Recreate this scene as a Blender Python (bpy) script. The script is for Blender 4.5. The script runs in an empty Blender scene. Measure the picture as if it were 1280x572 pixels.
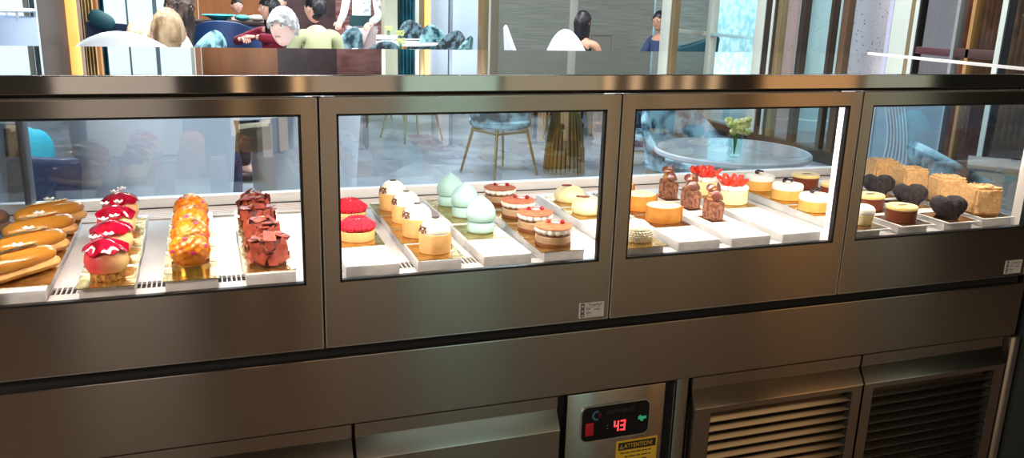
import bpy, bmesh, math, random
from mathutils import Vector, Matrix, noise
from math import sin, cos, pi, radians as RAD
random.seed(7)
C = bpy.context.scene.collection
S = bpy.context.scene

# ------------------------------------------------------------------ camera solve
YAW, PITCH, ROLL, FPX = -.34954, .2655, .03098, 1069.35
CAM = Vector((0, -1.29, 1.4196))
_F = Vector((-sin(YAW)*cos(PITCH), cos(YAW)*cos(PITCH), -sin(PITCH)))
_R = Vector((cos(YAW), sin(YAW), 0)); _U = _R.cross(_F)
CR = cos(ROLL)*_R + sin(ROLL)*_U; CU = -sin(ROLL)*_R + cos(ROLL)*_U
def ray(px, py): return _F + CR*((px-640)/FPX) - CU*((py-286)/FPX)
def at_y(px, py, Y): d = ray(px, py); return CAM + d*((Y-CAM.y)/d.y)
def at_x(px, py, X): d = ray(px, py); return CAM + d*((X-CAM.x)/d.x)
def at_z(px, py, Z): d = ray(px, py); return CAM + d*((Z-CAM.z)/d.z)
def gx(px, Y, py=30): return at_y(px, py, Y).x
def gy(px, X, py=30): return at_x(px, py, X).y

# ------------------------------------------------------------------ materials
def _new(name):
    m = bpy.data.materials.new(name); m.use_nodes = True
    nt = m.node_tree; b = nt.nodes['Principled BSDF']
    return m, nt, b
def mat(name, col, rough=.5, metal=0, spec=.5, emit=None, es=0, coat=0, trans=0, sss=0, aniso=0):
    m, nt, b = _new(name)
    b.inputs['Base Color'].default_value = (*col, 1)
    b.inputs['Roughness'].default_value = rough
    b.inputs['Metallic'].default_value = metal
    b.inputs['Specular IOR Level'].default_value = spec
    b.inputs['Coat Weight'].default_value = coat
    b.inputs['Coat Roughness'].default_value = .06
    b.inputs['Transmission Weight'].default_value = trans
    if sss:
        b.inputs['Subsurface Weight'].default_value = sss
        b.inputs['Subsurface Radius'].default_value = (.01, .006, .004)
    if emit:
        b.inputs['Emission Color'].default_value = (*emit, 1); b.inputs['Emission Strength'].default_value = es
    return m
def nmat(name, c1, c2, scale=5, rough=.5, metal=0, detail=3, lo=.4, hi=.6, bump=0, bscale=None, stretch=(1,1,1), coat=0, kind='noise', spec=.5, sss=0):
    """two colours mixed by a noise (or voronoi) in object space, optional bump"""
    m, nt, b = _new(name); N = nt.nodes; L = nt.links
    tc = N.new('ShaderNodeTexCoord'); mp = N.new('ShaderNodeMapping'); mp.inputs['Scale'].default_value = stretch
    L.new(tc.outputs['Object'], mp.inputs['Vector'])
    if kind == 'noise':
        t = N.new('ShaderNodeTexNoise'); t.inputs['Detail'].default_value = detail; out = t.outputs['Fac']
    else:
        t = N.new('ShaderNodeTexVoronoi'); out = t.outputs['Distance']
    t.inputs['Scale'].default_value = scale
    L.new(mp.outputs['Vector'], t.inputs['Vector'])
    r = N.new('ShaderNodeValToRGB'); r.color_ramp.elements[0].position = lo; r.color_ramp.elements[1].position = hi
    r.color_ramp.elements[0].color = (*c1, 1); r.color_ramp.elements[1].color = (*c2, 1)
    L.new(out, r.inputs['Fac']); L.new(r.outputs['Color'], b.inputs['Base Color'])
    b.inputs['Roughness'].default_value = rough; b.inputs['Metallic'].default_value = metal
    b.inputs['Coat Weight'].default_value = coat; b.inputs['Specular IOR Level'].default_value = spec
    if sss:
        b.inputs['Subsurface Weight'].default_value = sss; b.inputs['Subsurface Radius'].default_value = (.008, .005, .003)
    if bump:
        t2 = N.new('ShaderNodeTexNoise'); t2.inputs['Scale'].default_value = bscale or scale*2; t2.inputs['Detail'].default_value = 4
        L.new(mp.outputs['Vector'], t2.inputs['Vector'])
        bp = N.new('ShaderNodeBump'); bp.inputs['Strength'].default_value = bump; bp.inputs['Distance'].default_value = .004
        L.new(t2.outputs['Fac'], bp.inputs['Height']); L.new(bp.outputs['Normal'], b.inputs['Normal'])
    return m
def gradmat(name, c1, c2, axis='X', lo=-.02, hi=.02, rough=.4, sss=0):
    """airbrushed colour fade across the thing, in object space"""
    m, nt, b = _new(name); N = nt.nodes; L = nt.links
    tc = N.new('ShaderNodeTexCoord'); sp = N.new('ShaderNodeSeparateXYZ'); mr = N.new('ShaderNodeMapRange'); r = N.new('ShaderNodeValToRGB')
    L.new(tc.outputs['Object'], sp.inputs[0]); L.new(sp.outputs[axis], mr.inputs['Value'])
    mr.inputs['From Min'].default_value = lo; mr.inputs['From Max'].default_value = hi
    r.color_ramp.elements[0].color = (*c1, 1); r.color_ramp.elements[1].color = (*c2, 1)
    L.new(mr.outputs['Result'], r.inputs['Fac']); L.new(r.outputs['Color'], b.inputs['Base Color'])
    b.inputs['Roughness'].default_value = rough
    if sss: b.inputs['Subsurface Weight'].default_value = sss; b.inputs['Subsurface Radius'].default_value = (.01, .006, .004)
    return m
def steel(name, col, rough, aniso=.9, scale=1):
    """stainless steel brushed along X: smears reflections up and down"""
    m, nt, b = _new(name); N = nt.nodes; L = nt.links
    b.inputs['Base Color'].default_value = (*col, 1); b.inputs['Metallic'].default_value = 1
    b.inputs['Anisotropic'].default_value = aniso
    tg = N.new('ShaderNodeTangent'); tg.direction_type = 'RADIAL'; tg.axis = 'X'
    L.new(tg.outputs['Tangent'], b.inputs['Tangent'])
    tc = N.new('ShaderNodeTexCoord'); mp = N.new('ShaderNodeMapping'); mp.inputs['Scale'].default_value = (1.5, 1, 260)
    t = N.new('ShaderNodeTexNoise'); t.inputs['Scale'].default_value = 4*scale; t.inputs['Detail'].default_value = 2
    L.new(tc.outputs['Object'], mp.inputs['Vector']); L.new(mp.outputs['Vector'], t.inputs['Vector'])
    mr = N.new('ShaderNodeMapRange'); mr.inputs['To Min'].default_value = rough*.85; mr.inputs['To Max'].default_value = rough*1.15
    L.new(t.outputs['Fac'], mr.inputs['Value']); L.new(mr.outputs['Result'], b.inputs['Roughness'])
    return m
def glass(name, tint=(1, 1, 1), ior=1.5, refl=(1, 1, 1)):
    """thin sheet: tinted see-through mixed with a mirror by Fresnel"""
    m = bpy.data.materials.new(name); m.use_nodes = True; nt = m.node_tree; N = nt.nodes; L = nt.links
    N.remove(N['Principled BSDF']); out = N['Material Output']
    t = N.new('ShaderNodeBsdfTransparent'); t.inputs['Color'].default_value = (*tint, 1)
    g = N.new('ShaderNodeBsdfGlossy'); g.inputs['Roughness'].default_value = 0; g.inputs['Color'].default_value = (*refl, 1)
    lw = N.new('ShaderNodeFresnel'); lw.inputs['IOR'].default_value = ior
    # the mirror part comes off the outer face of the sheet only
    geo = N.new('ShaderNodeNewGeometry'); inv = N.new('ShaderNodeMath'); inv.operation = 'SUBTRACT'; inv.inputs[0].default_value = 1
    mul = N.new('ShaderNodeMath'); mul.operation = 'MULTIPLY'
    L.new(geo.outputs['Backfacing'], inv.inputs[1]); L.new(lw.outputs['Fac'], mul.inputs[0]); L.new(inv.outputs[0], mul.inputs[1])
    mx = N.new('ShaderNodeMixShader'); L.new(mul.outputs[0], mx.inputs['Fac'])
    L.new(t.outputs[0], mx.inputs[1]); L.new(g.outputs[0], mx.inputs[2]); L.new(mx.outputs[0], out.inputs['Surface'])
    return m
def srgb(r, g, b):
    f = lambda c: (c/255/12.92) if c/255 <= .04045 else ((c/255+.055)/1.055)**2.4
    return (f(r), f(g), f(b))

# ------------------------------------------------------------------ geometry helpers
def nb(): return bmesh.new()
def merge(dst, src, M=None, mi=None):
    if M is not None: bmesh.ops.transform(src, matrix=M, verts=src.verts)
    if mi is not None:
        for f in src.faces: f.material_index = mi
    me = bpy.data.meshes.new('tmp'); src.to_mesh(me); src.free(); dst.from_mesh(me); bpy.data.meshes.remove(me)
def box(bm, c, s, bev=0, M=None, mi=None, seg=2):
    t = nb(); bmesh.ops.create_cube(t, size=1, matrix=Matrix.Translation(c) @ Matrix.Diagonal((*s, 1)))
    if bev: bmesh.ops.bevel(t, geom=list(t.edges), offset=bev, segments=seg, profile=.6, affect='EDGES')
    merge(bm, t, M, mi)
def bx(bm, x0, x1, y0, y1, z0, z1, bev=0, mi=None): box(bm, ((x0+x1)/2, (y0+y1)/2, (z0+z1)/2), (x1-x0, y1-y0, z1-z0), bev, None, mi)
def ring_surface(bm, rings, closed=True, cap0=True, cap1=True, mi=0):
    vs = [[bm.verts.new(p) for p in r] for r in rings]
    n = len(vs[0])
    for a, b in zip(vs, vs[1:]):
        for i in range(n if closed else n-1):
            j = (i+1) % n
            try: bm.faces.new((a[i], a[j], b[j], b[i])).material_index = mi
            except ValueError: pass
    if cap0 and closed: bm.faces.new(list(reversed(vs[0]))).material_index = mi
    if cap1 and closed: bm.faces.new(vs[-1]).material_index = mi
def lathe(bm, prof, seg=24, c=(0, 0, 0), sx=1, sy=1, fn=None, mi=0):
    rings = []
    for r, z in prof:
        r = max(r, 1e-4); ring = []
        for i in range(seg):
            a = 2*pi*i/seg; p = Vector((c[0]+r*cos(a)*sx, c[1]+r*sin(a)*sy, c[2]+z))
            ring.append(fn(p, a) if fn else p)
        rings.append(ring)
    ring_surface(bm, rings, mi=mi)
def tube(bm, pts, rad, seg=8, mi=0, flat=1):
    pts = [Vector(p) for p in pts]; rad = rad if isinstance(rad, (list, tuple)) else [rad]*len(pts)
    rings = []; up = Vector((0, 0, 1))
    for i, p in enumerate(pts):
        d = (pts[min(i+1, len(pts)-1)] - pts[max(i-1, 0)]).normalized()
        u = up if abs(d.dot(up)) < .95 else Vector((0, 1, 0))
        a = d.cross(u).normalized(); b = a.cross(d)
        rings.append([p + a*rad[i]*cos(2*pi*k/seg) + b*rad[i]*flat*sin(2*pi*k/seg) for k in range(seg)])
    ring_surface(bm, rings, mi=mi)
def ball(bm, c, r, u=16, v=10, fn=None, M=None, mi=0):
    r = r if isinstance(r, (list, tuple)) else (r, r, r)
    t = nb(); rings = []
    for j in range(v+1):
        th = pi*(j/v); th = min(max(th, .02), pi-.02)
        ring = []
        for i in range(u):
            a = 2*pi*i/u; d = Vector((sin(th)*cos(a), sin(th)*sin(a), -cos(th)))
            p = Vector((d.x*r[0], d.y*r[1], d.z*r[2]))
            ring.append(Vector(c) + (fn(p, d) if fn else p))
        rings.append(ring)
    ring_surface(t, rings, mi=mi); merge(bm, t, M)
def prism(bm, poly, axis, a0, a1, mi=0):
    """extrude a 2-D outline along an axis ('X': poly=(y,z), 'Y': (x,z), 'Z': (x,y))"""
    P = {'X': lambda a, p: (a, p[0], p[1]), 'Y': lambda a, p: (p[0], a, p[1]), 'Z': lambda a, p: (p[0], p[1], a)}[axis]
    ring_surface(bm, [[Vector(P(a0, p)) for p in poly], [Vector(P(a1, p)) for p in poly]], mi=mi)
def text_mesh(bm, txt, size, M, ext=.0002, mi=0, align='LEFT'):
    cu = bpy.data.curves.new('tmp', 'FONT'); cu.body = txt; cu.size = size; cu.extrude = ext; cu.align_x = align
    o = bpy.data.objects.new('tmp', cu); C.objects.link(o); bpy.context.view_layer.update()
    me = bpy.data.meshes.new_from_object(o.evaluated_get(bpy.context.evaluated_depsgraph_get()))
    t = nb(); t.from_mesh(me); bpy.data.objects.remove(o); bpy.data.meshes.remove(me); bpy.data.curves.remove(cu)
    merge(bm, t, M, mi)
def obj(name, bm, m, parent=None, loc=None, rotz=0, smooth=True, ang=38, fix=True):
    if fix: bmesh.ops.recalc_face_normals(bm, faces=bm.faces)
    me = bpy.data.meshes.new(name); bm.to_mesh(me); bm.free()
    for k in (m if isinstance(m, (list, tuple)) else [m]): me.materials.append(k)
    if smooth:
        for p in me.polygons: p.use_smooth = True
        me.set_sharp_from_angle(angle=RAD(ang))
    o = bpy.data.objects.new(name, me); C.objects.link(o)
    if parent: o.parent = parent
    if loc is not None: o.location = loc
    o.rotation_euler.z = rotz
    return o
def tag(o, label, cat, group=None, kind=None):
    o['label'] = label; o['category'] = cat
    if group: o['group'] = group
    if kind: o['kind'] = kind
    return o
def thing(name, label, cat, loc=(0, 0, 0), rotz=0, group=None, scale=1):
    o = bpy.data.objects.new(name, None); C.objects.link(o); o.empty_display_size = .05
    o.location = loc; o.rotation_euler.z = rotz; o.scale = (scale,)*3
    return tag(o, label, cat, group)
def struct(name, bm, m, parent=None, **k):
    o = obj(name, bm, m, parent, **k)
    if not parent: o['kind'] = 'structure'
    return o
def dup(root, loc, rotz, label, group=None):
    r = root.copy(); C.objects.link(r); r.location = loc; r.rotation_euler.z = rotz; r['label'] = label
    if group: r['group'] = group
    for ch in list(root.children):
        c = ch.copy(); C.objects.link(c); c.parent = r
        for g in list(ch.children):
            d = g.copy(); C.objects.link(d); d.parent = c
    return r

# ------------------------------------------------------------------ palette
M = {}
M['steel'] = steel('brushed_stainless', (.47, .425, .365), .20, .94)
M['steel_lip'] = steel('brushed_stainless_lip', (.56, .51, .45), .10, .95)
M['steel_dark'] = steel('brushed_stainless_dull', (.30, .28, .25), .38)
M['steel_light'] = steel('brushed_stainless_light', (.72, .70, .67), .30)
M['top'] = mat('polished_worktop', (.74, .72, .70), .03, 1)
M['black'] = mat('black_rubber', (.008, .008, .009), .45)
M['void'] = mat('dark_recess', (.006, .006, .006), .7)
M['white_metal'] = mat('white_enamel', (.78, .75, .72), .35)
M['deck'] = nmat('deck_white_laminate', (.70, .655, .62), (.78, .74, .71), 9, .18, stretch=(1, .15, 1), lo=.3, hi=.7, coat=.3)
M['marble'] = nmat('white_marble', (.62, .60, .585), (.80, .785, .77), 14, .35, detail=8, lo=.35, hi=.55, bump=.15, bscale=40)
M['gold'] = nmat('gold_foil_card', (.62, .40, .12), (.88, .68, .30), 40, .22, metal=.95, bump=.35, bscale=60)
M['gold_plain'] = mat('gold_metal', (.78, .52, .16), .25, 1)
M['bronze_card'] = mat('bronze_foil', (.30, .17, .08), .18, .9)
M['card_white'] = mat('white_card', (.85, .83, .80), .5)
M['glass_rear'] = glass('rear_glass', (.82, .90, .945), 2.3, (.95, .95, .95))
M['glass_door'] = glass('door_glass', (.985, .985, .985), 1.12)
M['glass_clear'] = glass('clear_glass', (.88, .93, .92), 1.7)
M['glass_window'] = glass('window_glass', (.95, .98, .98), 1.25)
M['frame_dark'] = mat('dark_grey_post', srgb(70, 74, 80), .4, .5)
M['slat'] = mat('rosy_steel_slat', srgb(206, 186, 172), .35)
M['led_post'] = mat('white_led_post', (.8, .76, .74), .4, emit=(1, .93, .90), es=1.1)
# ================================================================== THE PASTRY CASE
ZT = 1.30                                     # top of the worktop
G = [-.341, .159, .659, 1.159, 1.659]         # door boundaries
# ---- worktop
wt = thing('worktop', 'mirror-polished stainless steel worktop running along the top of the pastry case', 'countertop', (.645, .3, 1.275))
b = nb(); bx(b, -1.245, 1.04, -.302, .295, 0, .025, .0015); obj('slab', b, M['top'], wt, smooth=False)
b = nb(); bx(b, -1.245, 1.04, -.306, -.3025, -.0005, .0245, .001); obj('front_lip', b, M['steel_lip'], wt, smooth=False)
b = nb(); bx(b, 1.0405, 1.052, -.306, .295, -.0005, .0285, .003); e = obj('end_trim', b, M['white_metal'], wt); e['label'] = 'edge strip at the right end, painted white for its bright reflection'  # white colour stands in for reflected window light
b = nb(); bx(b, -1.2, 1.0, -.285, .285, -.0075, -.0002); obj('underside_seal', b, M['void'], wt)

# ---- case body
case = thing('display_case', 'stainless steel refrigerated pastry display case with four glazed doors', 'display case', (.659, 0, .85))
def cb(name, boxes, m, bev=0, parent=case, label=None):
    bm = nb()
    for q in boxes: bx(bm, q[0]-.659, q[1]-.659, q[2], q[3], q[4]-.85, q[5]-.85, bev)
    o = obj(name, bm, m, parent, smooth=(name not in ('apron_panel',)))
    if label: o['label'] = label
    return o
# deck: white sheet with real slots near its front edge
ZD = .972
COLX = [g+o for g in G[:-1] for o in (.071, .189, .307, .425)]
COLX[4] = .2440; COLX[5] = .3570; COLX[6] = .4770; COLX[7] = .5835
COLX[8] = .7380; COLX[9] = .8580; COLX[10] = .9710; COLX[11] = 1.0880
COLX[12] = 1.2420; COLX[13] = 1.3640; COLX[14] = 1.4860; COLX[15] = 1.5930
slots = []
for k in range(15):
    if k % 4 == 3: continue
    c = (COLX[k]+COLX[k+1])/2
    for q in range(6): slots.append(c-.0205+.0072*q)
slots.sort()
pl = [(-.335, 1.655, .0145, .062, ZD-.004, ZD), (-.335, 1.655, .094, .594, ZD-.004, ZD)]
x = -.335
for s in slots:
    pl.append((x, s, .062, .094, ZD-.004, ZD)); x = s+.0051
pl.append((x, 1.655, .062, .094, ZD-.004, ZD))
cb('deck', pl, M['deck'])
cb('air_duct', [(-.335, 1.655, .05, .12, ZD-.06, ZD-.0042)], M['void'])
cb('deck_front_rail', [(-.335, 1.655, .0135, .0175, ZD-.004, ZD+.003)], M['white_metal'])
cb('rear_grille', [(-.33, 1.65, .482+.0105*k, .488+.0105*k, ZD+.0001, ZD+.0035) for k in range(8)], M['slat'])
cb('rear_sill', [(-.335, 1.655, .572, .594, ZD+.0002, .996)], M['white_metal'], .0015)
cb('sill_seal', [(-.335, 1.655, .567, .5718, ZD+.0002, ZD+.004)], M['black'])
cb('rear_glass', [(-.329, 1.649, .582, .588, .9962, 1.2665)], M['glass_rear'])
cb('end_glass', [(-.336, -.332, .036, .5385, ZD+.001, 1.266)], M['glass_rear'])
cb('corner_post', [(-.372, -.326, .540, .593, ZD+.0002, 1.267)], M['frame_dark'], .002)
cb('corner_post', [(1.652, 1.674, .555, .593, ZD+.0002, 1.267)], M['frame_dark'], .002)
cb('end_glass', [(1.6545, 1.6585, .046, .5545, ZD+.001, 1.266)], M['glass_rear'])
cb('end_post', [(1.6425, 1.6625, .0165, .044, ZD+.0002, 1.267)], M['white_metal'], .001)
for g in G[1:-1]:
    cb('gap_blocker', [(g-.006, g+.006, .0124, .0160, .86, 1.267)], M['black'])  # black strip added to stop light leaking through the door gap
    cb('mullion', [(g-.012, g+.012, .0165, .046, ZD+.0002, 1.267)], M['led_post'], .001, label='white lit post between two doors')
cb('left_post', [(-.352, -.331, .0, .035, .86, 1.267)], M['steel_dark'], .002)
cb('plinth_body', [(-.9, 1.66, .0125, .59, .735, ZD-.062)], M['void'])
cb('apron_panel', [(-.9, 1.667, 0, .0120, .7285, .8497)], M['steel'], .0018, label='plain steel apron below the glazed doors')
cb('apron_return', [(1.6645, 1.669, .003, .594, .7285, .971)], M['steel_dark'])
for i in range(4):
    a = G[i]
    cb('led_strip_housing', [(a+.03, a+.47, .036, .052, 1.252, 1.2668)], M['white_metal'], .001)
# ---- four glazed doors
for i in range(4):
    x0, x1 = G[i]+.0022, G[i+1]-.0022
    ox0, ox1, oz0, oz1 = G[i]+.0264, G[i+1]-.0256, .9770, 1.2422
    bm = nb()
    bx(bm, x0-.659, ox0-.659, 0, .012, .8692-.85, 1.2667-.85, 0)
    bx(bm, ox1-.659, x1-.659, 0, .012, .8692-.85, 1.2667-.85, 0)
    bx(bm, ox0-.659, ox1-.659, 0, .012, .8692-.85, oz0-.85, 0)
    bx(bm, ox0-.659, ox1-.659, 0, .012, oz1-.85, 1.2667-.85, 0)
    bmesh.ops.remove_doubles(bm, verts=bm.verts, dist=1e-5)
    d = obj('glazed_door', bm, M['steel'], case, smooth=False)
    d['label'] = ['door over the eclairs and pink domes', 'door over the dome tarts, with a white sticker', 'door over the chocolate towers', 'right end door over the crumb cubes, with a white sticker'][i]
    bm = nb()                                           # thin bright edge around the frame
    e = .0012
    for q in ((x0-e*.5, x0+e, .8692, 1.2667), (x1-e, x1+e*.5, .8692, 1.2667), (x0, x1, 1.2655, 1.2672), (x0, x1, .8688, .8700)):
        bx(bm, q[0]-.659, q[1]-.659, -.0008, .004, q[2]-.85, q[3]-.85)
    obj('bright_edge', bm, M['steel_light'], d)
    bm = nb()
    for q in ((ox0, ox0+.0035, oz0, oz1), (ox1-.0035, ox1, oz0, oz1), (ox0, ox1, oz0-.0005, oz0+.0030), (ox0, ox1, oz1-.0035, oz1)):
        bx(bm, q[0]-.659, q[1]-.659, .0015, .0115, q[2]-.85, q[3]-.85)
    obj('gasket', bm, M['black'], d)
    bm = nb(); bx(bm, ox0+.003-.659, ox1-.003-.659, .0055, .0085, oz0+.0032-.85, oz1-.003-.85); obj('glass_pane', bm, M['glass_door'], d)
    if i in (1, 3):                                      # rating sticker at the lower right corner
        sx0, sx1, sz0, sz1 = (.6005, .6485, .8745, .9025) if i == 1 else (1.5985, 1.6455, .8745, .9045)
        bm = nb(); O = Vector((sx0-.659, 0, sz0-.85)); w = sx1-sx0; h = sz1-sz0
        bx(bm, O.x, O.x+w, -.0010, .0003, O.z, O.z+h)
        T = Matrix.Translation((O.x, -.0011, O.z)) @ Matrix.Rotation(pi/2, 4, 'X')
        text_mesh(bm, 'TempPack', .0062, T @ Matrix.Translation((w*.36, h*.78, 0)), mi=1)
        for k in range(3):                               # three dark symbol blocks with a pale figure in each
            bx(bm, O.x+w*.06, O.x+w*.20, -.0014, -.0009, O.z+h*(.06+.31*k), O.z+h*(.06+.31*k)+h*.28, mi=1)
            bx(bm, O.x+w*.095, O.x+w*.165, -.0016, -.0013, O.z+h*(.11+.31*k), O.z+h*(.11+.31*k)+h*.13, mi=0)
        for q in ((.28, .46, .56), (.28, .48, .30), (.60, .84, .50), (.32, .36, .44), (.32, .36, .17), (.28, .86, .68)):
            bx(bm, O.x+w*q[0], O.x+w*q[1], -.0014, -.0009, O.z+h*q[2], O.z+h*(q[2]+(.045 if q[2] != .68 else .02)), mi=1)
        obj('sticker', bm, [nmat('sticker_paper', (.62, .58, .54), (.72, .68, .64), 30, .5), mat('sticker_ink', (.03, .03, .035), .6)], d, smooth=False)

# ================================================================== UNDER-COUNTER FRIDGE
fr = thing('undercounter_fridge', 'stainless steel undercounter fridge with drawers and louvred doors below the pastry case', 'fridge', (.659, 0, 0))
def fb(name, boxes, m, bev=0, parent=fr):
    bm = nb()
    for q in boxes: bx(bm, q[0]-.659, q[1]-.659, *q[2:6], bev)
    return obj(name, bm, m, parent)
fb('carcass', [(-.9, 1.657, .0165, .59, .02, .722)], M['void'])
GRIP = [(.016, .7255), (.004, .7255), (.004, .7020), (.007, .6995), (-.0125, .6695), (-.0135, .6665), (-.0115, .6645)]
def front(name, x0, x1, z0, m, louvres=None):
    """a front with an upper strip, a slanting grip and a flat face; louvred doors get slats"""
    bm = nb(); d = obj(name, (lambda t: (prism(t, GRIP + [(-.0115, .6643), (.016, .6643)], 'X', x0-.659, x1-.659), t)[1])(nb()), m, fr, ang=25)
    if not louvres:
        bx(bm, x0-.659, x1-.659, -.0115, .016, z0, .6642)
        obj('face_panel', bm, m, d)
    else:
        l0, l1, n, pitch = louvres
        top = .655; bot = top-n*pitch
        bx(bm, x0-.659, l0-.659, -.0115, .016, z0, .6642); bx(bm, l1-.659, x1-.659, -.0115, .016, z0, .6642)
        bx(bm, l0-.659, l1-.659, -.0115, .016, top, .6642); bx(bm, l0-.659, l1-.659, -.0115, .016, z0, bot)
        obj('face_panel', bm, m, d, smooth=False)
        bm = nb()
        for k in range(n):
            z = top-(k+1)*pitch
            prism(bm, [(-.012, z+.0005), (-.0112, z-.0008), (.0075, z+pitch*.80), (.0065, z+pitch*.83)], 'X', l0-.659, l1-.659)
        obj('louvre_slats', bm, m, d, smooth=False)
        bm = nb(); bx(bm, l0-.659, l1-.659, .012, .0155, bot, top); bx(bm, l1-.6605, l1-.6588, -.0108, .0119, bot, top); bx(bm, l0-.6592, l0-.6575, -.0108, .0119, bot, top); obj('dark_backing', bm, M['void'], d)  # side strips added to black out the lit slot ends
    return d
for xx, x1, lab in ((-.52, .1985, 'left drawer front'), (.2045, .5695, 'drawer front beside the control panel')):
    front('drawer_front', xx, x1, .1, M['steel'])['label'] = lab
front('louvred_door', .8500, 1.2480, .06, M['steel'], (.886, 1.224, 26, .0205))['label'] = 'louvred door beside the control panel'
front('louvred_door', 1.2535, 1.6400, .06, M['steel'], (1.278, 1.612, 26, .0205))['label'] = 'right end louvred door'
fb('upright', [(.8165, .842, .006, .0162, .02, .7265)], M['steel_dark'], .001)
fb('corner_leg', [(1.6585, 1.6855, -.002, .026, 0, .722)], M['steel_light'], .004)['label'] = 'pale steel upright leg at the right end'
sc = thing('side_cabinet', 'dark grey-green cabinet standing right of the pale steel leg at the right end', 'cabinet', (1.95, 0, 0))
b = nb(); bx(b, -.245, .40, .0, .58, .08, .90, .003); obj('carcass', b, mat('grey_green_cabinet', srgb(42, 48, 46), .5), sc)
b = nb(); bx(b, -.25, .41, -.01, .59, .9005, .925, .003); obj('top', b, mat('grey_green_top', srgb(58, 64, 62), .4), sc)
b = nb(); bx(b, -.235, .39, .02, .56, 0, .0795); obj('plinth', b, M['void'], sc)
# control panel
cp = fb('control_panel', [(.5870, .7890, 0, .028, .06, .7265)], M['steel'], .002)
def cpb(name, polyboxes, m, bev=0):
    bm = nb()
    for q in polyboxes: bx(bm, q[0]-.659, q[1]-.659, *q[2:6], bev)
    return obj(name, bm, m, cp)
def rrect(x0, x1, z0, z1, r, n=6):
    out = []
    for cx, cz, a0 in ((x1-r, z1-r, 0), (x0+r, z1-r, 90), (x0+r, z0+r, 180), (x1-r, z0+r, 270)):
        for k in range(n+1):
            a = RAD(a0+90*k/n); out.append((cx+r*cos(a)-.659, cz+r*sin(a)))
    return out
bm = nb(); prism(bm, rrect(.6150, .7580, .6270, .7000, .014), 'Y', -.0022, .001); obj('bezel', bm, M['steel_light'], cp)
bm = nb(); prism(bm, rrect(.6175, .7555, .6295, .6975, .012), 'Y', -.0030, .001); obj('display_glass', bm, mat('display_black', (.006, .007, .009), .12), cp)
red = mat('red_led', (.3, .01, .01), .4, emit=(1, .02, .02), es=5)
def seg7(bm, x, z, w, h, segs, t=.0026):
    H = h/2
    R = {'a': (x, x+w, z+h-t, z+h), 'g': (x, x+w, z+H-t/2, z+H+t/2), 'd': (x, x+w, z, z+t), 'f': (x, x+t, z+H, z+h), 'b': (x+w-t, x+w, z+H, z+h), 'e': (x, x+t, z, z+H), 'c': (x+w-t, x+w, z, z+H)}
    for s in segs:
        q = R[s]; bx(bm, q[0]-.659, q[1]-.659, -.0036, -.0029, q[2], q[3])
bm = nb(); seg7(bm, .6830, .6425, .0100, .0210, 'fgbc'); seg7(bm, .6965, .6425, .0100, .0210, 'abgcd'); obj('digits', bm, red, cp)['label'] = 'glowing red digits reading 43'
bm = nb(); bx(bm, .6245-.659, .6405-.659, -.0065, -.0025, .6420, .6670, .0015); obj('rocker_switch', bm, mat('red_rocker', (.20, .008, .012), .35, emit=(.8, .02, .03), es=.10), cp)['label'] = 'dark red rocker switch'
bm = nb()
for q in ((.733, .750, .6600, .6655), (.738, .744, .6560, .6600), (.735, .739, .6655, .6680)): bx(bm, q[0]-.659, q[1]-.659, -.0036, -.0029, q[2], q[3])
obj('indicator_symbol', bm, mat('green_led', (.02, .2, .08), .4, emit=(.05, .6, .25), es=.35), cp)['label'] = 'green lit symbol'
bm = nb()
for k in range(2):
    bx(bm, .669-.659, .6705-.659, -.0034, -.0029, .649+.007*k, .6505+.007*k)
obj('indicator_dots', bm, mat('dot_print', (.30, .32, .32), .5), cp); bm = nb()
T = Matrix.Translation((.6655-.659, -.0031, .6800)) @ Matrix.Rotation(pi/2, 4, 'X'); text_mesh(bm, 'HOTPOINTE', .0105, T)
obj('printed_name', bm, mat('faint_print', (.035, .038, .042), .5), cp)
bm = nb()
ring = lambda a0, a1, r0, r1, cx, cz: [(cx+r0*cos(RAD(a0+(a1-a0)*k/10))-.659, cz+r0*sin(RAD(a0+(a1-a0)*k/10))) for k in range(11)] + [(cx+r1*cos(RAD(a1+(a0-a1)*k/10))-.659, cz+r1*sin(RAD(a1+(a0-a1)*k/10))) for k in range(11)]
prism(bm, ring(70, 290, .0060, .0100, .6470, .6800), 'Y', -.0034, -.0029, 0)
prism(bm, ring(-60, 60, .0035, .0075, .6480, .6810), 'Y', -.0034, -.0029, 1)
obj('emblem', bm, [mat('emblem_blue', (.05, .16, .20), .4), mat('emblem_red', (.12, .012, .02), .4)], cp)
# yellow warning sign
bm = nb(); bx(bm, .6925-.659, .7790-.659, -.0012, .0002, .5000, .6180)
bx(bm, .6965-.659, .7755-.659, -.0016, -.0010, .5985, .6145, mi=1)
T = Matrix.Translation((.7085-.659, -.0017, .6022)) @ Matrix.Rotation(pi/2, 4, 'X') @ Matrix.Diagonal((.80, 1, 1, 1)); text_mesh(bm, 'ATTENTION!', .0128, T, mi=0)
prism(bm, [(.6985-.659, .6015), (.7075-.659, .6015), (.7030-.659, .6110)], 'Y', -.0020, -.0016, 2)
prism(bm, [(.7023-.659, .6035), (.7037-.659, .6035), (.7037-.659, .6080), (.7023-.659, .6080)], 'Y', -.0023, -.0019, 1)
random.seed(3)
for k in range(8):
    z = .591-.0085*k; xa = .701 + (0 if k % 2 == 0 else .010); xe = .771-random.random()*.02
    while xa < xe-.004:
        w = .004+random.random()*.010; bx(bm, xa-.659, min(xa+w, xe)-.659, -.0015, -.0010, z, z+.0022, mi=1); xa += w+.0022
obj('warning_label', bm, [mat('label_yellow', (.72, .44, .03), .45), mat('label_black', (.02, .015, .012), .5), mat('label_cream', (.40, .30, .15), .5)], cp, smooth=False)['label'] = 'yellow ATTENTION! label'
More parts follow.
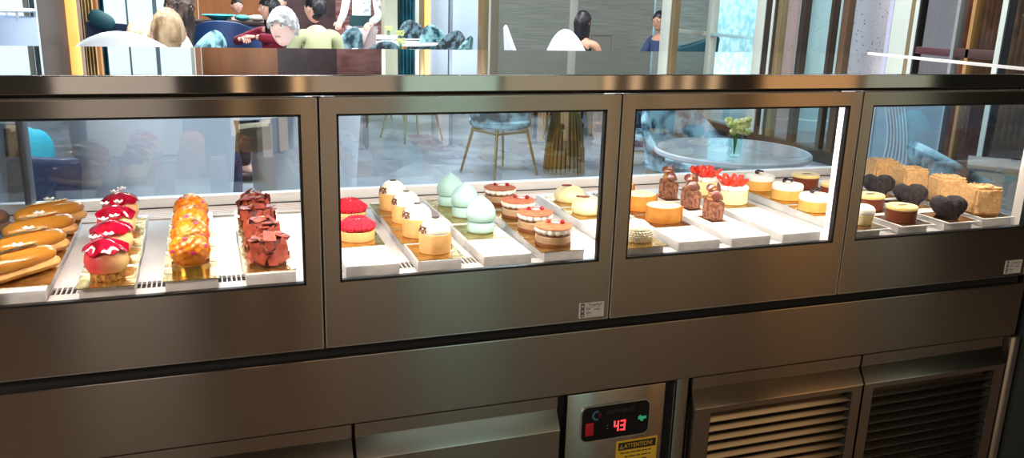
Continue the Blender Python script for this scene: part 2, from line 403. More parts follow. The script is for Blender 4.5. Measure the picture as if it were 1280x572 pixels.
# ================================================================== MARBLE RISERS AND CARDS
ZR = .990; ZC = ZR+.0016
WHAT = ['row of caramel eclairs', 'row of pink dome cakes', 'row of amber honeycomb cakes', 'row of chocolate shard cakes',
        'raspberry tarts, bare and white at its front', 'row of white-domed tall tarts', 'row of mint onion domes, bare at its front', 'row of cocoa-topped sandwich cakes',
        'white knitted dome and the pale cream cakes', 'round yellow tarts, bare at its front', 'row of small chocolate towers', 'strawberry cakes, its front half bare',
        'row of oval white-glazed cakes', 'row of chocolate-sided yellow ovals', 'row of black heart cakes', 'row of crumb-coated cubes']
random.seed(11)
for i, x in enumerate(COLX):
    bm = nb(); w = .076 if i not in (4, 6, 8, 9, 10, 11) else .088
    y0 = .034 if i < 4 else .036
    ny = 4; L = (.462-y0)/ny
    for k in range(ny):                       # four tiles laid end to end, edges slightly worn
        bx(bm, -w/2+random.uniform(-.0008, .0008), w/2+random.uniform(-.0008, .0008), y0+k*L+.0003-.25, y0+(k+1)*L-.0003-.25, 0, ZR-ZD-.0004, .0016)
    tag(obj('marble_riser', bm, M['marble'], None, (x, .25, ZD+.0003)), 'white marble riser under the ' + WHAT[i], 'riser', 'marble risers on the display deck')
ORD4 = ['frontmost', 'second from the front', 'third from the front', 'rearmost']
ORD3 = ['frontmost', 'middle', 'rearmost']
ORD2 = ['front', 'rear']
def short(l):
    w = l.split(); out = []
    for k in w:
        if k in ('with', 'crowned', 'topped', 'wrapped', 'coated') and len(out) > 3: break
        out.append(k)
    return ' '.join(out[:11])
def ords(n): return {1: [''], 2: ORD2, 3: ORD3, 4: ORD4}[n]
card0 = {}
def card(x, y, kind, label, w=.080, l=.096):
    key = (kind, w, l)
    if key not in card0:
        bm = nb()
        if kind == 'white':
            bx(bm, -w/2, w/2, -l/2, l/2, 0, .0016, .0004)
            o = obj('serving_card', bm, M['card_white'])
            bm = nb(); bx(bm, -w/2+.004, w/2-.004, -l/2+.004, l/2-.004, .00165, .0019); obj('foil_top', bm, M['bronze_card'], o)
        else:
            t = nb(); n = 9                                   # fluted edge
            pts = []
            for k in range(n*2): pts.append((-w/2+w*k/(n*2-1), -l/2+(.0012 if k % 2 else 0)))
            for k in range(n*2): pts.append((w/2-w*k/(n*2-1), l/2-(.0012 if k % 2 else 0)))
            prism(t, pts, 'Z', 0, .0012); merge(bm, t)
            o = obj('gold_card', bm, M[kind], smooth=False)
        card0[key] = o
    else:
        o = card0[key].copy(); C.objects.link(o)
        for ch in card0[key].children:
            c = ch.copy(); C.objects.link(c); c.parent = o
    o.location = (x, y, ZR+.0002)
    tag(o, label, 'cake card', 'foil cake cards under the pastries')
    return o

def row(maker, name, label, cat, group, spots, cardkind='gold', cw=.080, cl=.096, rots=None, dz=0, cx=None, nocard=()):
    n = len(spots); root = None
    for k, (x, y) in enumerate(spots):
        lab = ('%s %s' % (ords(n)[k], label)).strip() if n > 1 else label
        z = ZC + dz + (.0005 if cardkind == 'white' else 0)
        rz = rots[k] if rots else 0
        if root is None:
            root = thing(name, lab, cat, (x, y, z), rz, group if n > 1 else None); maker(root)
        else: dup(root, (x, y, z), rz, lab)
        if k not in nocard:
            ckname = 'white-rimmed foil card' if cardkind == 'white' else 'gold foil card'
            card(cx if cx is not None else x, y + (0 if cl > .09 else 0), cardkind, '%s under the %s' % (ckname, short(lab)), cw, cl)

# ------------------------------------------------------------------ pastry materials
caramel = mat('caramel_glaze', srgb(190, 128, 46), .22, coat=.5, sss=.1)
choux = nmat('choux_pastry', srgb(196, 132, 62), srgb(232, 184, 116), 60, .7, bump=.3, lo=.15, hi=.85)
shell = nmat('tart_shell', srgb(212, 156, 90), srgb(234, 186, 122), 70, .7, bump=.3, bscale=200, lo=.15, hi=.85)
whitecream = mat('white_cream', srgb(250, 244, 232), .5, sss=.15)
petal_w = mat('white_petal', srgb(250, 248, 250), .5)
goldleaf = mat('gold_leaf', (.85, .60, .20), .3, 1)
darkchoc = mat('dark_chocolate', srgb(58, 26, 20), .3, coat=.2)
redgloss = nmat('red_gloss_chocolate', srgb(150, 8, 34), srgb(184, 14, 50), 60, .12, coat=.6)
pinkdome = gradmat('pink_airbrush', srgb(250, 82, 90), srgb(255, 220, 150), 'X', -.012, .026, .42)
crumb = nmat('nut_crumb', srgb(150, 98, 44), srgb(226, 176, 98), 180, .85, bump=.6)
magenta = mat('magenta_petal', srgb(214, 40, 110), .5)
flower_y = mat('flower_eye', srgb(236, 210, 90), .5)

def petals(bm, c, r, n=5, tilt=.5, rz=0):
    """a small open flower"""
    for k in range(n):
        a = 2*pi*k/n + rz
        Mx = Matrix.Translation(c) @ Matrix.Rotation(a, 4, 'Z') @ Matrix.Rotation(-tilt, 4, 'Y') @ Matrix.Translation((r*.55, 0, 0))
        ball(bm, (0, 0, 0), (r*.55, r*.36, r*.10), 8, 5, M=Mx)
def capsule(bm, pts, rad, seg=18, flat=1, mi=0):
    """rounded sausage along a polyline"""
    pts = [Vector(p) for p in pts]; out = []; rr = []
    n = len(pts)
    d0 = (pts[1]-pts[0]).normalized(); d1 = (pts[-1]-pts[-2]).normalized()
    for k in range(5):
        a = pi/2*(k/5); out.append(pts[0]-d0*rad*cos(a)); rr.append(max(rad*sin(a), 5e-4))
    for p in pts: out.append(p); rr.append(rad)
    for k in range(1, 6):
        a = pi/2*(k/5); out.append(pts[-1]+d1*rad*sin(a)); rr.append(max(rad*cos(a), 5e-4))
    tube(bm, out, rr, seg, mi, flat)

# ------------------------------------------------------------------ 1 caramel eclairs
def eclair(r):
    b = nb(); capsule(b, [(-.046, -.002, .0105), (-.02, 0, .0105), (.02, 0, .0105), (.048, .003, .0105)], .0205, 18, .5); obj('pastry_base', b, choux, r)
    b = nb(); tube(b, [(-.062, -.003, .022), (-.060, -.003, .0225), (-.055, -.0025, .024), (-.045, -.002, .0255), (-.02, 0, .0265), (.015, .001, .026), (.040, .003, .025), (.054, .005, .0245), (.062, .006, .0235), (.065, .006, .023)], [.0008, .0085, .0150, .0195, .0218, .0212, .0190, .0155, .0095, .0008], 22, 0, .74); obj('caramel_glaze', b, caramel, r)
    b = nb()
    prism(b, [(-.042, -.0035), (-.012, -.0062), (.032, -.0050), (.034, .001), (.0, .0045), (-.038, .003)], 'Z', .0418, .0440)
    obj('gold_leaf_strip', b, M['gold_plain'], r)
    b = nb(); petals(b, Vector((.002, -.001, .0462)), .0100, 5, .45, .3); ball(b, (.002, -.001, .0480), .0024, 8, 6, mi=1); obj('flower', b, [petal_w, flower_y], r)
a = RAD(42)
row(eclair, 'eclair', 'glossy caramel eclair with a gold leaf strip and white flower', 'eclair', 'caramel eclairs', [(-.276, .103), (-.277, .203), (-.277, .305), (-.276, .408)], rots=[a+.06, a, a-.04, a-.12], cw=.086, cl=.096, cx=-.272)

# ------------------------------------------------------------------ 2 pink domes
def pink(r):
    b = nb(); lathe(b, [(.0235, 0), (.0245, .002), (.0243, .010), (.022, .0125)], 28, fn=lambda p, a: p*(1+.03*noise.noise(p*260)) if p.length > .01 else p); obj('biscuit_base', b, crumb, r)
    b = nb(); lathe(b, [(.019, .011), (.0265, .0125), (.0305, .020), (.0315, .028), (.030, .037), (.0255, .0455), (.018, .051), (.008, .054), (.001, .0545)], 36); obj('dome', b, pinkdome, r)
    b = nb(); n = 40; R = [0, .006, .012, .018, .024, .029, .0325]
    top = []; 
    for q in R:
        f = q/.0325
        top.append([Vector((q*cos(2*pi*k/n), q*sin(2*pi*k/n), .0605-.0150*f*f+.0032*f*f*sin(7*2*pi*k/n+.6)+.0015*f*sin(4*2*pi*k/n))) for k in range(n)])
    top[0] = [Vector((1e-4*cos(2*pi*k/n), 1e-4*sin(2*pi*k/n), .0608)) for k in range(n)]
    bot = [[v-Vector((0, 0, .0016)) for v in q] for q in reversed(top)]
    ring_surface(b, top+bot); obj('ruffled_chocolate_disc', b, redgloss, r)
    for px, py, rz in ((-.012, -.012, .2), (.006, .002, 1.0)):
        b = nb(); petals(b, Vector((px, py, .0625)), .0095, 5, .65, rz); obj('white_flower', b, petal_w, r)
row(pink, 'dome_cake', 'pink and yellow dome cake with a glossy red ruffled disc', 'cake', 'pink dome cakes', [(-.152, .070), (-.153, .180), (-.155, .285), (-.156, .386)], rots=[0, .25, -.3, .5])

# ------------------------------------------------------------------ 3 amber honeycomb balls
amber = nmat('amber_glaze', srgb(196, 92, 12), srgb(246, 158, 40), 70, .13, coat=.7, lo=.25, hi=.75, sss=.25)
FIB = []
for k in range(104):
    z = 1-2*(k+.5)/104; rr = math.sqrt(1-z*z); th = pi*(1+5**.5)*k; FIB.append(Vector((rr*cos(th), rr*sin(th), z)))
def honey(r):
    b = nb()
    def fn(p, d):
        m = min((d-q).length for q in FIB)
        return p*(.97+.085*max(0, 1-(m/.205)**2))
    ball(b, (0, 0, .0345), (.0295, .0295, .027), 72, 44, fn); obj('honeycomb_glaze', b, amber, r, ang=60)
    b = nb(); lathe(b, [(.0272, 0), (.0278, 0), (.0285, .0155), (.0279, .0155), (.0272, .0005)], 32); obj('gold_collar', b, M['gold_plain'], r)
    b = nb(); lathe(b, [(.0268, .0008), (.0272, .012), (.02, .0145)], 28); obj('sponge', b, choux, r)
    for a, e in ((-2.5, .15), (-1.4, .1), (-.6, .35), (.2, .9), (-1.9, .95), (2.4, .6)):
        b = nb(); d = Vector((cos(a)*cos(e), sin(a)*cos(e), sin(e)))
        c = Vector((0, 0, .0345)) + Vector((d.x*.0308, d.y*.0308, d.z*.0283))
        Mx = Matrix.Translation(c) @ d.to_track_quat('Z', 'Y').to_matrix().to_4x4()
        ball(b, (0, 0, 0), (.0042, .0028, .0009), 8, 5, M=Mx); obj('pink_petal', b, magenta, r)
    b = nb()
    for a, e in ((-1.9, 1.15), (.6, 1.1), (-1.0, 1.25)):
        d = Vector((cos(a)*cos(e), sin(a)*cos(e), sin(e))); c = Vector((0, 0, .0345)) + Vector((d.x*.0306, d.y*.0306, d.z*.0282))
        box(b, (0, 0, 0), (.009, .004, .0007), 0, Matrix.Translation(c) @ d.to_track_quat('Z', 'Y').to_matrix().to_4x4())
    obj('gold_flake', b, goldleaf, r)
row(honey, 'honeycomb_cake', 'round amber honeycomb-glazed cake in a gold collar', 'cake', 'amber honeycomb cakes', [(-.034, .070), (-.034, .158), (-.034, .246), (-.034, .334)], rots=[0, .9, 2.1, 3.3], cl=.086)

# ------------------------------------------------------------------ 4 chocolate shard cakes
shardm = nmat('red_brown_chocolate', srgb(138, 56, 42), srgb(168, 80, 62), 50, .42)
def shards(r):
    rnd = random.Random(5)
    b = nb(); lathe(b, [(.026, 0), (.027, .004), (.0265, .030), (.020, .040), (.001, .042)], 20); obj('cake_core', b, mat('shard_core', srgb(80, 30, 24), .6), r)
    b = nb()
    def shard(Mx, w, h):
        t = nb(); k = rnd.randint(4, 5)
        poly = [((w*.5)*(.75+.4*rnd.random())*cos(2*pi*j/k+rnd.random()*.5), (h*.5)*(.8+.4*rnd.random())*sin(2*pi*j/k+rnd.random()*.5)) for j in range(k)]
        prism(t, poly, 'Z', -.0006, .0006); merge(b, t, Mx)
    for ringz, n, rad, h in ((.014, 13, .0285, .034), (.030, 12, .0275, .030)):
        for k in range(n):
            a = 2*pi*k/n+rnd.uniform(-.15, .15)
            Mx = Matrix.Translation((rad*cos(a), rad*sin(a), ringz+rnd.uniform(-.003, .004))) @ Matrix.Rotation(a+rnd.uniform(-.5, .5), 4, 'Z') @ Matrix.Rotation(pi/2-rnd.uniform(-.15, .4), 4, 'Y') @ Matrix.Rotation(rnd.random()*3, 4, 'Z')
            shard(Mx, .021, h*.9)
    for k in range(14):
        a = rnd.random()*2*pi; q = .022*math.sqrt(rnd.random())
        Mx = Matrix.Translation((q*cos(a), q*sin(a), .0435+rnd.uniform(-.003, .006)-.12*q)) @ Matrix.Rotation(a, 4, 'Z') @ Matrix.Rotation(rnd.uniform(-.2, .85), 4, 'Y') @ Matrix.Rotation(rnd.random()*3, 4, 'Z')
        shard(Mx, .026, .026)
    obj('chocolate_shards', b, shardm, r, smooth=False)
    b = nb()
    for k in range(9):
        a = rnd.random()*2*pi; q = .030*rnd.random()
        box(b, (0, 0, 0), (.0035, .0022, .0006), 0, Matrix.Translation((q*cos(a), q*sin(a), .0515-.25*q)) @ Matrix.Rotation(rnd.random()*3, 4, 'Z') @ Matrix.Rotation(.5, 4, 'X'))
    obj('gold_flake', b, goldleaf, r)
row(shards, 'shard_cake', 'cake covered in red-brown chocolate shards and gold flakes', 'cake', 'chocolate shard cakes', [(.085, .088), (.083, .188), (.081, .288), (.080, .390)], rots=[0, 1.3, 2.6, 4.0], cx=.083)

# ------------------------------------------------------------------ 5 raspberry tarts
raspm = mat('raspberry_red', srgb(214, 14, 52), .3, coat=.3, sss=.1)
def tartshell(R, H, r, m=shell, name='tart_shell'):
    b = nb(); lathe(b, [(R*.93, 0), (R*.96, .001), (R, H-.001), (R-.0006, H), (R-.0022, H), (R-.003, H-.003), (.001, H-.004)], 44); return obj(name, b, m, r)
def rasp(r):
    tartshell(.032, .018, r)
    b = nb(); rn = random.Random(2)
    prof = []
    for q in [(.0, .0)]: pass
    n = 15; m0 = None
    for k in range(n):                                            # a ring of raspberries lying tip-out
        a = 2*pi*k/n
        if m0 is None:
            t = nb()
            for j in range(6):
                w = .0062*(1-.09*j) if j < 5 else .0035; x = -.010+.0042*j; cnt = 8
                for i in range(cnt):
                    th = 2*pi*(i+.5*(j % 2))/cnt
                    ball(t, (x, w*cos(th), w*sin(th)), .0026, 8, 6)
            ball(t, (.0, 0, 0), (.012, .0055, .0055), 10, 8)
            o = obj('raspberry', t, raspm, r); m0 = o
        else:
            o = m0.copy(); C.objects.link(o); o.parent = r
        o.location = (.0205*cos(a), .0205*sin(a), .0285); o.rotation_euler = (0, RAD(28), a)
    b = nb(); pts = [(.008*cos(t)-.004, .005*sin(t)-.002, .0355+.0010*sin(3*t)) for t in [k*.45 for k in range(12)]]
    tube(b, pts, .0011, 6); obj('sugar_curl', b, mat('sugar_curl', srgb(246, 190, 196), .3), r)
    b = nb(); lathe(b, [(.014, .020), (.012, .0315), (.001, .033)], 20); obj('raspberry_jelly', b, mat('raspberry_jelly', srgb(170, 8, 34), .15, coat=.5), r)
row(rasp, 'raspberry_tart', 'round raspberry tart in a low pastry shell', 'tart', 'raspberry tarts', [(.2450, .192), (.2545, .330)], rots=[0, .7], cx=.246)

# ------------------------------------------------------------------ 6 white-domed tall tarts
nuts = nmat('choc_nut_crumb', srgb(60, 34, 26), srgb(170, 120, 84), 200, .7)
def domet(r):
    tartshell(.0285, .034, r)
    b = nb(); lathe(b, [(.0255, .0325), (.0262, .036), (.0250, .043), (.0215, .050), (.0155, .0555), (.008, .0585), (.001, .0592)], 36); obj('cream_dome', b, whitecream, r)
    b = nb(); rn = random.Random(4)
    for k in range(90):
        a = RAD(rn.uniform(128, 218)); e = rn.uniform(.04, .55)**1.0
        q = .0262*cos(e*.9)+.0006; z = .0345+.0245*sin(e*.9)
        ball(b, (q*cos(a), q*sin(a), z), rn.uniform(.0009, .0019), 6, 4)
    obj('nut_crumbs', b, nuts, r)
    b = nb(); lathe(b, [(.0064, .0588), (.0068, .0594), (.0064, .0600), (.001, .0601)], 18); obj('chocolate_disc', b, darkchoc, r)
row(domet, 'domed_tart', 'tall tart with a white cream dome and dark crumbs', 'tart', 'white-domed tall tarts', [(.361, .085), (.355, .191), (.3575, .294), (.3535, .398)], rots=[0, .1, -.1, .15])

# ------------------------------------------------------------------ 7 mint onion domes
mint = mat('mint_velvet', srgb(174, 214, 211), .62, sss=.1)
def mintd(r):
    b = nb(); lathe(b, [(.0232, 0), (.0248, .0012), (.0256, .004), (.0256, .0150), (.0240, .0190), (.0210, .0206)], 40); obj('drum_base', b, mint, r)
    b = nb(); lathe(b, [(.0200, .0208), (.0250, .0225), (.0272, .0270), (.0278, .0335), (.0268, .0410), (.0238, .0485), (.0185, .0555), (.0120, .0610), (.0060, .0652), (.0025, .0680), (.0003, .0695)], 40); obj('onion_dome', b, mint, r)
row(mintd, 'mint_cake', 'pale mint onion-shaped dome cake with a pointed tip', 'cake', 'mint onion domes', [(.4765, .190), (.4800, .308), (.4775, .407)], cl=.100)

# ------------------------------------------------------------------ 8 cocoa-topped sandwich cakes
cocoa = nmat('cocoa_disc', srgb(176, 92, 56), srgb(198, 112, 72), 90, .8)
mousse = mat('beige_mousse', srgb(176, 144, 112), .5)
biscuit = mat('brown_biscuit', srgb(104, 58, 32), .6)
berry = mat('red_berry', srgb(150, 10, 26), .2, coat=.5)
def sandw(r):
    b = nb(); lathe(b, [(.0325, 0), (.0332, .001), (.0332, .0055), (.0325, .0062)], 40); obj('biscuit_base', b, biscuit, r)
    b = nb(); lathe(b, [(.0318, .0062), (.0323, .008), (.0323, .0170), (.0312, .0182)], 40); obj('mousse_layer', b, mousse, r)
    b = nb(); lathe(b, [(.0300, .0182), (.0308, .019), (.030, .0215), (.001, .0222)], 32); obj('biscuit_layer', b, biscuit, r)
    m0 = None
    for k in range(15):
        a = 2*pi*k/15
        if m0 is None: b = nb(); ball(b, (0, 0, 0), (.0076, .0072, .0062), 14, 9); o = m0 = obj('cream_dollop', b, whitecream, r)
        else: o = m0.copy(); C.objects.link(o); o.parent = r
        o.location = (.0275*cos(a), .0275*sin(a), .0272)
    b = nb(); lathe(b, [(.001, .0318), (.0340, .0322), (.0346, .0330), (.0340, .0339), (.001, .0341)], 44); obj('cocoa_disc', b, cocoa, r)
    for x, y, q in ((-.004, .016, .0042), (.019, .004, .0046)):
        b = nb(); ball(b, (x, y, .0341+q*.8), (q, q, q*.85), 12, 8); obj('berry', b, berry, r)
    b = nb()
    for x, y, q in ((.008, .009, .0030), (.012, .006, .0024), (.004, .012, .0022)): ball(b, (x, y, .0355), (q*1.4, q, q*.7), 8, 6)
    obj('meringue_bits', b, petal_w, r)
row(sandw, 'sandwich_cake', 'layered cake with cream dollops under a berry-topped cocoa disc', 'cake', 'cocoa-topped sandwich cakes', [(.5785, .080), (.5820, .180), (.5845, .282), (.5855, .400)], rots=[0, .3, -.15, .1])

# ------------------------------------------------------------------ 9 pale cream cakes + knitted dome
palecream = mat('pale_cream', srgb(248, 232, 178), .45, sss=.1)
redstick = mat('chocolate_stick', srgb(120, 44, 34), .35)
def creamc(r):
    b = nb()
    def fn(p, d):
        a = math.atan2(d.y, d.x); f = 1+.045*abs(sin(a*6+d.z))*(1 if d.z > -.3 else 0)
        return Vector((p.x*f, p.y*f, max(p.z, -.010)))
    ball(b, (0, 0, .0105), (.0345, .0330, .0245), 56, 22, fn); obj('ridged_cream', b, palecream, r)
    b = nb(); tube(b, [(-.034, .018, .0405), (-.005, -.002, .0345), (.032, -.024, .0130)], [.0018, .0024, .0016], 8); obj('chocolate_stick', b, redstick, r)
row(creamc, 'cream_cake', 'pale yellow ridged cream cake with a slanting chocolate stick', 'cake', 'pale cream cakes', [(.7360, .275), (.7420, .386)], rots=[RAD(55), RAD(70)])
knitm = mat('knit_white', srgb(238, 226, 196), .5, sss=.1)
def knit(r):
    b = nb(); lathe(b, [(.024, 0), (.0262, .004), (.0275, .012), (.026, .022), (.021, .031), (.013, .037), (.001, .039)], 32); obj('cake_body', b, knitm, r)
    b = nb()
    for j in range(6):
        z = .003+.0042*j; R = [.0255, .0268, .0275, .0275, .0266, .0250][j]; n = 30
        for k in range(n):
            a = 2*pi*(k+.5*(j % 2))/n
            ball(b, (R*cos(a), R*sin(a), z), (.0026, .0026, .0022), 8, 5)
    obj('piped_beads', b, knitm, r)
row(knit, 'knitted_dome_cake', 'small white dome cake with rows of piped beads at the front of the third bay', 'cake', None, [(.7400, .064)])

# ------------------------------------------------------------------ 10 round yellow tarts with a pastry band
yel = mat('lemon_top', srgb(255, 238, 168), .45)
band = nmat('toasted_band', srgb(176, 104, 34), srgb(226, 160, 72), 45, .5, bump=.2, lo=.15, hi=.85)
def ytart(r):
    b = nb()
    n = 48; poly = []
    for k in range(n):
        a = 2*pi*k/n; q = .0345*(1+.10*max(0, cos(a+.35))**6); poly.append((q*cos(a), q*sin(a)*.95))
    rings = []
    for f, z in ((.985, 0), (1, .001), (1, .0315), (.985, .032), (.955, .032), (.95, .029)): rings.append([Vector((p[0]*f, p[1]*f, z)) for p in poly])
    ring_surface(b, rings); obj('pastry_band', b, band, r)
    b = nb(); ring_surface(b, [[Vector((p[0]*f, p[1]*f, z)) for p in poly] for f, z in ((.945, .028), (.945, .0318), (.90, .0326), (.3, .0332))]); obj('lemon_filling', b, yel, r)
    b = nb(); bx(b, .0338, .0353, -.020, -.004, .0005, .0315, .0004); obj('band_flap', b, band, r)
    b = nb(); prism(b, [(-.010, -.002), (.002, -.0035), (.014, .001), (.002, .0005), (-.004, .002)], 'Z', .0334, .0337); obj('gold_flake', b, goldleaf, r)
row(ytart, 'lemon_tart', 'round yellow-topped tart wrapped in a toasted pastry band', 'tart', 'yellow banded tarts', [(.859, .183), (.860, .286), (.860, .392)], cardkind='bronze_card', rots=[0, .2, .1])
bm = nb(); ball(bm, (0, 0, .007), (.011, .010, .009), 18, 12, lambda p, d: p*(1+.15*noise.noise(d*2.2))); 
tag(obj('candied_fruit', bm, mat('candied_orange', srgb(236, 168, 40), .25, coat=.4), None, (.852, .392, ZC+.0330)), 'piece of glossy candied fruit on the rearmost yellow tart', 'candied fruit')

# ------------------------------------------------------------------ 11 small chocolate towers
milk = nmat('nutty_milk_chocolate', srgb(112, 64, 46), srgb(172, 118, 88), 150, .45, bump=.8, bscale=300)
curlm = mat('curl_chocolate', srgb(104, 54, 44), .3, coat=.3)
toffee = mat('toffee_cream', srgb(196, 134, 74), .4)
def tower(r):
    t = nb(); bmesh.ops.create_cube(t, size=1, matrix=Matrix.Translation((0, 0, .0185)) @ Matrix.Diagonal((.028, .036, .037, 1)))
    bmesh.ops.bevel(t, geom=list(t.edges), offset=.0025, segments=2, affect='EDGES'); bmesh.ops.subdivide_edges(t, edges=list(t.edges), cuts=4, use_grid_fill=True); t.normal_update()
    for v in t.verts:
        if v.co.z > .002: v.co += v.normal*.0026*noise.noise(v.co*230)
        if v.co.z > .03: v.co.z += .006*(v.co.y+.018)/.036
    obj('chocolate_block', t, milk, r, ang=60)
    b = nb()
    for z, q in ((.041, .0130), (.047, .0118), (.0535, .0100), (.060, .0075), (.066, .004)): ball(b, (.001, .005, z), (q, q, .0052), 20, 8)
    obj('toffee_cream', b, toffee, r)
    for c, rx, rz, q in (((-.006, -.010, .0515), 66, -22, .0125), ((.009, -.002, .0660), 72, 28, .0115), ((-.005, .006, .0640), 60, -40, .0100), ((.008, -.010, .0470), 58, 18, .0085)):
        b = nb(); ball(b, (0, 0, 0), (q, q*.92, .0022), 22, 8, lambda p, d: p+Vector((0, 0, -14*(p.x*p.x)))); 
        bmesh.ops.transform(b, matrix=Matrix.Translation(c) @ Matrix.Rotation(RAD(rz), 4, 'Z') @ Matrix.Rotation(RAD(rx), 4, 'X'), verts=b.verts); obj('chocolate_curl', b, curlm, r)
row(tower, 'chocolate_tower', 'small nutty chocolate tower topped with chocolate curls', 'cake', 'small chocolate towers', [(.968, .168), (.974, .266), (.972, .358)], cardkind='white', cw=.046, cl=.062, rots=[RAD(18), RAD(10), RAD(25)])

# ------------------------------------------------------------------ 12 strawberry cakes
sponge = nmat('yellow_sponge', srgb(246, 226, 158), srgb(252, 240, 190), 60, .7, lo=.15, hi=.85)
straw = nmat('strawberry', srgb(222, 30, 22), srgb(246, 84, 52), 60, .25, coat=.4)
def strawc(r):
    b = nb(); lathe(b, [(.0345, 0), (.0355, .001), (.0355, .028), (.034, .0295)], 44); obj('sponge_base', b, sponge, r)
    m0 = None
    for k in range(14):
        a = 2*pi*k/14
        if m0 is None: b = nb(); ball(b, (0, 0, 0), (.0088, .0082, .0068), 12, 8); o = m0 = obj('cream_dollop', b, whitecream, r)
        else: o = m0.copy(); C.objects.link(o); o.parent = r
        o.location = (.0285*cos(a), .0285*sin(a), .0335)
    b = nb(); lathe(b, [(.029, .0296), (.030, .036), (.02, .040), (.001, .041)], 30); obj('cream_centre', b, whitecream, r)
    rn = random.Random(9); m0 = []
    for k in range(13):
        a = 2*pi*k/13+rn.uniform(-.1, .1)
        if len(m0) < 1:
            b = nb(); ball(b, (0, 0, 0), (.0056, .0092, .0155), 12, 10, lambda p, d: Vector((p.x, p.y*(1-.35*d.z), p.z))); o = obj('strawberry_wedge', b, straw, r); m0.append(o)
        else: o = m0[0].copy(); C.objects.link(o); o.parent = r
        q = .0255 if k % 2 else .015
        o.location = (q*cos(a), q*sin(a), .0475); o.rotation_euler = (rn.uniform(-.2, .2), RAD(48 if k % 2 else 18), a)
row(strawc, 'strawberry_cake', 'round pale cake crowned with cream and red strawberry wedges', 'cake', 'strawberry cakes', [(1.094, .293), (1.086, .393)], rots=[0, .5])

# ------------------------------------------------------------------ 13 oval white-glazed cakes + cup cake
wspon = nmat('golden_sponge', srgb(220, 160, 72), srgb(240, 190, 104), 60, .7, lo=.15, hi=.85)
def wcake(r):
    b = nb(); lathe(b, [(.034, 0), (.035, .001), (.035, .0225), (.0345, .023)], 44, sy=.92); obj('sponge_base', b, wspon, r)
    b = nb(); lathe(b, [(.0350, .0225), (.0356, .024), (.0356, .0315), (.0335, .0345), (.028, .0357), (.001, .0362)], 44, sy=.92); obj('white_glaze', b, whitecream, r)
    for q in ((-.003, .006, .0062, .0082), (.010, .007, .0048, .0070), (.003, .011, .0055, .0078)):
        b = nb(); ball(b, (q[0], q[1], .0362+q[2]*.6), (q[3], q[2], q[2]), 12, 8); obj('blackberry_piece', b, mat('blackberry', srgb(38, 8, 22), .2, coat=.5), r)
    b = nb(); ball(b, (-.004, -.006, .0385), (.0072, .0052, .0042), 12, 8); obj('pearl', b, mat('pearl_cream', srgb(226, 210, 196), .2, coat=.6), r)
row(wcake, 'white_glazed_cake', 'oval white-glazed golden cake with dark berries on top', 'cake', 'oval white-glazed cakes', [(1.235, .187), (1.245, .296), (1.2425, .398)], rots=[.1, -.1, .2], cx=1.242)
def cup(r):
    b = nb(); lathe(b, [(.0165, 0), (.0185, .002), (.0225, .021), (.0215, .023)], 30, fn=lambda p, a: Vector((p.x*(1+.03*sin(a*15)), p.y*(1+.03*sin(a*15)), p.z))); obj('cake_cup', b, sponge, r)
    b = nb(); lathe(b, [(.0205, .0225), (.0235, .025), (.0235, .031), (.0195, .037), (.011, .0405), (.001, .0415)], 32); obj('white_icing', b, whitecream, r)
row(cup, 'cupcake', 'small pale cupcake with white icing, front left in the right end bay', 'cupcake', None, [(1.252, .060)], cardkind='white', cw=.086, cl=.092, cx=1.244)

# ------------------------------------------------------------------ 14 chocolate-sided ovals
chs = mat('chocolate_side', srgb(112, 52, 30), .35)
ytop = mat('yellow_cream_top', srgb(244, 216, 140), .35)
def oval(r):
    b = nb(); lathe(b, [(.0315, 0), (.0325, .001), (.0325, .024), (.0318, .0248)], 44, sy=.9); obj('chocolate_side', b, chs, r)
    b = nb(); lathe(b, [(.0318, .0249), (.0333, .0258), (.0335, .0300), (.0318, .0322), (.012, .0330), (.009, .0318), (.001, .0312)], 44, sy=.9); obj('yellow_top', b, ytop, r)
    b = nb(); prism(b, [(-.012, -.001), (-.002, -.004), (.010, -.002), (.016, .001), (.004, .0025), (-.006, .003)], 'Z', .0331, .0340); obj('swirl_mark', b, mat('swirl_brown', srgb(150, 96, 52), .4), r)
row(oval, 'chocolate_oval_cake', 'oval chocolate-sided cake with a pale yellow top', 'cake', 'chocolate-sided oval cakes', [(1.357, .066), (1.366, .170), (1.368, .286), (1.370, .392)], cardkind='white', cw=.086, cl=.092, cx=1.364)

# ------------------------------------------------------------------ 15 black hearts
black_c = nmat('black_crumb', srgb(30, 24, 26), srgb(58, 48, 50), 120, .85, bump=.8, bscale=260)
def heart(r):
    b = nb(); n = 72; P = []
    for k in range(n):
        t = 2*pi*k/n
        x = 16*sin(t)**3; y = 13*cos(t)-5*cos(2*t)-2*cos(3*t)-cos(4*t)
        P.append((x/16*.0355, (max(y, -9.5)+9.5)/21.5*.0455))
    rings = []
    for f, y in ((.55, -.0225), (.78, -.0215), (.92, -.0175), (.99, -.010), (1, 0), (.99, .010), (.92, .0175), (.78, .0215), (.55, .0225)):
        rings.append([Vector((p[0]*f, y, (p[1]-.018)*f+.018 if p[1] > .004 else p[1])) for p in P])
    ring_surface(b, rings)
    bmesh.ops.triangulate(b, faces=[f for f in b.faces if len(f.verts) > 4])
    b.normal_update()
    for v in b.verts:
        if v.co.z > .002: v.co += v.normal*.0015*noise.noise(v.co*190)
        v.co.z = max(v.co.z, 0)
    obj('crumb_heart', b, black_c, r, ang=75)
row(heart, 'heart_cake', 'black crumb-coated heart cake', 'cake', 'black heart cakes', [(1.483, .066), (1.492, .183), (1.497, .288)], cardkind='white', cw=.086, cl=.092, rots=[RAD(-12), RAD(-16), RAD(-20)], cx=1.486)

